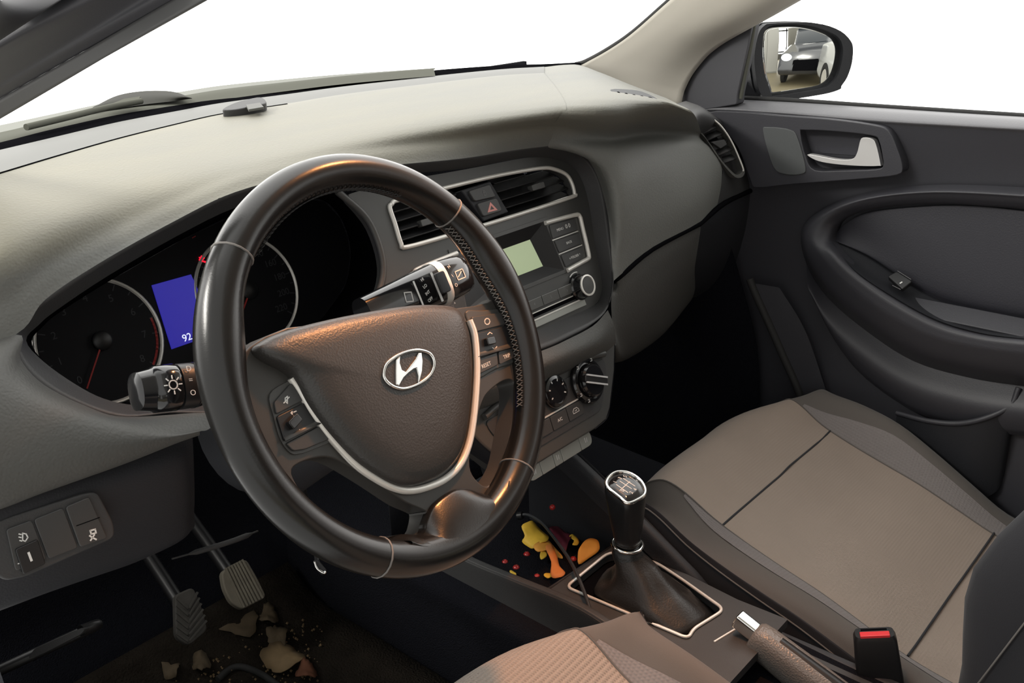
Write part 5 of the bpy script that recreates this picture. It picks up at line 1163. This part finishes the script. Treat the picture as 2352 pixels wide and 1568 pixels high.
prism('plate', cf_, t2(rc(cf_.pts([(718, 1288), (730, 1283), (752, 1310), (742, 1322), (728, 1310)]), .003)), -.004, 0, M['black'], clip, .001)
tube('added_stem', [cf_.w(733, 1296, -.003), cf_.w(728, 1285, -.012), cf_.w(722, 1230, -.04), WF.at(.0, -.075, -.20)], .003, M['black'], clip)  # unseen stem, added only to join the clip to the column
tube('wire', [cf_.w(a, b, .002) for a, b in [(722, 1290), (728, 1305), (744, 1316), (748, 1312)]], .0016, M['chrome'], clip)
# ================================================================== loose things in the cubby
def z3(l): return [(1050+a/3.36, 1000+b/3.36) for a, b in l]
CG = 'autumn decorations in the console cubby'
def paper(name, label, cat, l, z, m, curl=.004, thick=.0012, tilt=(0, 0)):
    px = z3(l); c0 = PZ(sum(a for a, b in px)/len(px), sum(b for a, b in px)/len(px), z)
    f = Fr(c0, (tilt[0], tilt[1], 1), up=(0, 1, 0)); p = t2(sm(f.pts(px), 3, True)); n = len(p)
    cx_ = sum(a for a, b in p)/n; cy_ = sum(b for a, b in p)/n
    vs = []
    for q in (1, .66, .33):
        for i, (a, b) in enumerate(p):
            a2, b2 = cx_+(a-cx_)*q, cy_+(b-cy_)*q
            vs.append(f.at(a2, b2, curl*q*q*math.sin(2*2*PI*i/n+1)) - c0)
    vs.append(f.at(cx_, cy_, 0)-c0); fs = []
    for r in (0, 1):
        for i in range(n): j = (i+1) % n; fs.append((r*n+i, r*n+j, (r+1)*n+j, (r+1)*n+i))
    for i in range(n): fs.append((2*n+i, 2*n+(i+1) % n, 3*n))
    o = mesh(name, vs, fs, m, None, solid=thick, off=0, sharp=0); o.location = c0
    prop(o, label, cat, CG); return o
paper('paper_leaf', 'crumpled yellow paper leaf in the cubby', 'leaf', [(495, 715), (540, 685), (582, 660), (622, 688), (668, 730), (706, 782), (690, 830), (640, 845), (585, 872), (540, 835), (503, 800), (522, 770)], .190, M['yellow'], .006, tilt=(-.2, -.3))
paper('paper_scrap', 'amber paper scrap under the yellow leaf', 'paper', [(590, 862), (640, 825), (700, 800), (750, 850), (800, 920), (815, 960), (770, 940), (700, 870), (622, 892)], .186, M['amber'], .003)
paper('paper_strip', 'curved orange paper strip below the yellow leaf', 'paper', [(680, 872), (706, 850), (734, 842), (770, 915), (790, 1000), (832, 1060), (816, 1095), (775, 1102), (738, 1090), (722, 1050), (726, 970)], .192, M['orange'], .003, tilt=(-.1, -.2))
paper('paper_petal', 'dark burgundy petal beside the yellow leaf', 'petal', [(708, 742), (750, 710), (792, 696), (840, 740), (882, 785), (856, 840), (832, 882), (780, 830)], .184, M['burgundy'], .004)
paper('paper_petal', 'half-round amber petal nearest the gear lever', 'petal', [(932, 905), (950, 860), (985, 810), (1030, 788), (1080, 808), (1097, 850), (1090, 892), (1010, 945), (938, 990)], .188, M['amber'], .002, tilt=(-.2, -.3))
paper('paper_petal', 'small curled yellow petal between burgundy and amber petals', 'petal', [(866, 785), (890, 768), (925, 785), (940, 815), (925, 848), (890, 850), (905, 830), (912, 808), (895, 790)], .186, M['yellow'], .002)
paper('paper_scrap', 'tiny yellow scrap under the orange strip', 'paper', [(640, 915), (662, 880), (690, 900), (690, 935), (660, 952), (642, 945)], .183, M['yellow'], .001)
paper('paper_scrap', 'small yellow scrap left of the orange strip end', 'paper', [(668, 1080), (690, 1060), (722, 1062), (738, 1085), (700, 1096)], .178, M['yellow'], .001)
paper('paper_scrap', 'tiny yellow scrap at the cubby front corner', 'paper', [(405, 1050), (425, 1042), (452, 1060), (455, 1080), (425, 1072)], .175, M['yellow'], .001)
br = None
for (x, y, r, lab) in [(368, 938, 27, 'red berry leftmost in the cubby'), (412, 925, 12, 'tiny orange berry touching the leftmost berry'), (455, 982, 29, 'large red berry right below the leftmost berry'), (537, 882, 30, 'dark red berry under the yellow leaf'), (566, 914, 12, 'tiny berry beside the dark red berry under the yellow leaf'), (548, 1040, 18, 'small red berry left of the front pair'), (616, 1044, 25, 'red berry beside the orange strip end'), (735, 552, 25, 'lone dull red berry at the back of the cubby'), (898, 915, 28, 'red berry against the half-round amber petal'), (545, 1092, 12, 'tiny brown berry nearest the cubby front edge')]:
    c = PZ(*z3([(x, y)])[0], .240 if y < 600 else .180); rad = r/3.36*1.35/2200
    if br is None:
        bm = bmesh.new(); bmesh.ops.create_uvsphere(bm, u_segments=16, v_segments=10, radius=1); me = bpy.data.meshes.new('berry')
        for v in bm.verts: v.co.z *= .92
        bm.to_mesh(me); bm.free(); me.shade_smooth(); br = bpy.data.objects.new('berry', me); me.materials.append(M['berry']); o = br
        bm = bmesh.new(); bmesh.ops.create_cone(bm, segments=8, radius1=.16, radius2=.05, depth=.35, cap_ends=True); m2 = bpy.data.meshes.new('stalk_end'); bm.to_mesh(m2); bm.free(); m2.materials.append(M['leaf_brown'])
        COL.objects.link(o); stt = bpy.data.objects.new('stalk_end', m2); COL.objects.link(stt); stt.parent = o; stt.location = (0, 0, 1.0)
    else:
        o = br.copy(); COL.objects.link(o)
        s2 = stt.copy(); COL.objects.link(s2); s2.parent = o
    o.location = V((c.x, c.y, .240 if y < 600 else .166+rad*.95)); o.scale = (rad, rad, rad); o.rotation_euler = (random.uniform(-.6, .6), random.uniform(-.6, .6), 0)
    prop(o, lab, 'berry', 'red berries in the console cubby')
cbl = thing('charging_cable', 'thin dark cable running from the cubby over the gear gate edge', 'cable', tuple(PZ(1300, 1250, .21)))
cp = [(PZ(*q, zz)) for q, zz in zip(z3([(470, 620), (540, 610), (640, 662), (720, 750), (830, 900), (882, 985), (930, 1080), (990, 1230), (1028, 1350), (1040, 1400)]), (.20, .205, .207, .207, .208, .210, .214, .212, .208, .205))]
tube('lead', cp, .0024, M['cable'], cbl, n=8)
tube('plug', [cp[0], cp[0].lerp(cp[1], .5)], .006, M['black'], cbl, smooth=False)
# trim line of the seat base beside the console
# ================================================================== garage behind the car, seen in the wing mirror
gfl = mesh('floor_garage', [(-6, -16, -.27), (9, -16, -.27), (9, -2.2, -.27), (-6, -2.2, -.27)], [(0, 1, 2, 3)], mat('tan_garage_floor', (.155, .13, .078), .5, var=(.8, .12)), None, solid=.05); struct(gfl)
gw = mesh('wall_garage', [(-6, -16, -.27), (9, -16, -.27), (9, -16, 4.5), (-6, -16, 4.5)], [(0, 1, 2, 3)], mat('pale_garage_wall', (.16, .155, .135), .8), None, solid=.1); struct(gw)
win = thing('garage_window', 'bright barred garage window seen in the wing mirror', 'window', (.3, -15.9, 2))
wfr = Fr((.6, -15.85, 1.35), (0, 1, 0))
box('lit_pane', wfr, 0, 0, 3.4, 2.6, 0, .03, mat('daylit_pane', (.8, .8, .8), .5, emit=(1, 1, .97), es=4), win, 0, 0)
for k in range(5): box('bar', wfr, -1.6+.8*k, 0, .09, 2.6, .03, .08, M['plastic'], win, 0, 0)
for k in range(3): box('bar', wfr, 0, -1.2+1.2*k, 3.4, .09, .03, .08, M['plastic'], win, 0, 0)
cb_ = thing('white_cabinet', 'tall white cabinet on the garage floor seen in the wing mirror', 'cabinet', (.75, -9, -.27))
cbf = Fr((.75, -9, -.27), (0, 1, 0))
box('body', cbf, 0, .95, 1.0, 1.9, -.7, 0, mat('white_cabinet_paint', (.26, .255, .23), .5), cb_, 0, .01)
for q in (-1, 1): box('door', cbf, q*.245, .95, .47, 1.8, 0, .02, mat('white_cabinet_door', (.29, .285, .26), .45), cb_, 0, .004)
def car(name, label, loc, rot, paint):
    c = thing(name, label, 'car', loc); ca, sa = math.cos(rot), math.sin(rot)
    def W(x, y, z): return V((loc[0]+x*ca-y*sa, loc[1]+x*sa+y*ca, loc[2]+z))
    prof = [(-2.0, .35, .55), (-1.95, .28, .80), (-1.2, .22, .92), (-.9, .22, .96), (.0, .2, .97), (1.3, .22, 1.0), (1.9, .28, .95), (2.0, .35, .6)]
    secs = [[W(x, y, z) for x, z in t2(rc([(-.86, lo), (.86, lo), (.88, (lo+hi)/2), (.80, hi), (-.80, hi), (-.88, (lo+hi)/2)], .08, 3))] for y, lo, hi in [(p[0], p[1], p[2]) for p in prof]]
    loft('body', secs, paint, c)
    cab = [(-.95, .55, .97), (-.35, .66, 1.38), (.6, .68, 1.45), (1.45, .62, 1.36), (1.85, .5, 1.0)]
    loft('cabin', [[W(x, y, z) for x, z in t2(rc([(-w-.12, .93), (w+.12, .93), (w, h), (-w, h)], .07, 3))] for y, w, h in cab], M['glass_dark'], c)
    loft('roof', [[W(x, y, z) for x, z in ((-w+.02, h+.004), (w-.02, h+.004), (w-.05, h+.03), (-w+.05, h+.03))] for y, w, h in cab[1:4]], paint, c)
    for sx in (-1, 1):
        for y in (-1.25, 1.3):
            f = Fr(W(sx*.80, y, .31), V((sx*ca, sx*sa, 0)))
            w_ = lathe('wheel', f, [(.0005, -.05), (.31, -.05), (.31, .09), (.22, .10), (.21, .08)], M['tyre'], c, 28)
            lathe('rim', f, [(.21, .07), (.19, .095), (.06, .085), (.0005, .09)], M['silver'], w_, 20)
        loft('headlamp', [[W(sx*.62+.17*math.cos(2*PI*k/16), y, .70+.09*math.sin(2*PI*k/16)) for k in range(16)] for y in (-1.7, -1.99)], M['lamp'], c)
    box('grille', Fr(W(0, -2.0, .5), V((sa, -ca, 0))), 0, 0, .8, .25, 0, .02, M['deep'], c, .03)
    return c
car('parked_car', 'dark parked car seen in the middle of the wing mirror', (2.6, -7.6, -.27), R_(200), M['black_paint'])
car('parked_car', 'white parked car at the right edge of the wing mirror', (3.2, -3.3, -.27), R_(176), M['white_paint'])

# ================================================================== light
w = bpy.data.worlds.new('sky'); SC.world = w; w.use_nodes = True; nt = w.node_tree; nt.nodes.clear(); N = nt.nodes.new
out_ = N('ShaderNodeOutputWorld'); bg = N('ShaderNodeBackground'); tc = N('ShaderNodeTexCoord'); vd = N('ShaderNodeVectorMath'); vd.operation = 'DOT_PRODUCT'
vd.inputs[1].default_value = (.62, .76, .18); mr = N('ShaderNodeMapRange'); mr.interpolation_type = 'SMOOTHSTEP'
mr.inputs[1].default_value = -.15; mr.inputs[2].default_value = .55; mr.inputs[3].default_value = WORLD_DIM; mr.inputs[4].default_value = WORLD_BRIGHT
nt.links.new(tc.outputs['Generated'], vd.inputs[0]); nt.links.new(vd.outputs['Value'], mr.inputs[0]); nt.links.new(mr.outputs[0], bg.inputs['Strength'])
bg.inputs['Color'].default_value = (1, .99, .955, 1); nt.links.new(bg.outputs[0], out_.inputs['Surface'])
def area(name, loc, rot_to, size, power, col):
    l = bpy.data.lights.new(name, 'AREA'); l.shape = 'RECTANGLE'; l.size, l.size_y = size; l.energy = power; l.color = col
    o = bpy.data.objects.new(name, l); COL.objects.link(o); o.location = loc; o.rotation_euler = (V(rot_to)-V(loc)).to_track_quat('-Z', 'Y').to_euler(); return o
for a in LIGHTS: area(*a)
def spot(name, loc, to, ang, blend, power, col):
    l = bpy.data.lights.new(name, 'SPOT'); l.spot_size = R_(ang); l.spot_blend = blend; l.energy = power; l.color = col; l.shadow_soft_size = .02
    o = bpy.data.objects.new(name, l); COL.objects.link(o); o.location = loc; o.rotation_euler = (V(to)-V(loc)).to_track_quat('-Z', 'Y').to_euler()
for a in SPOTS: spot(*a)
SC.view_settings.view_transform = 'Standard'; SC.view_settings.look = 'None'; SC.view_settings.exposure = EXPOSURE; SC.view_settings.gamma = 1; SC.view_settings.use_curve_mapping = False
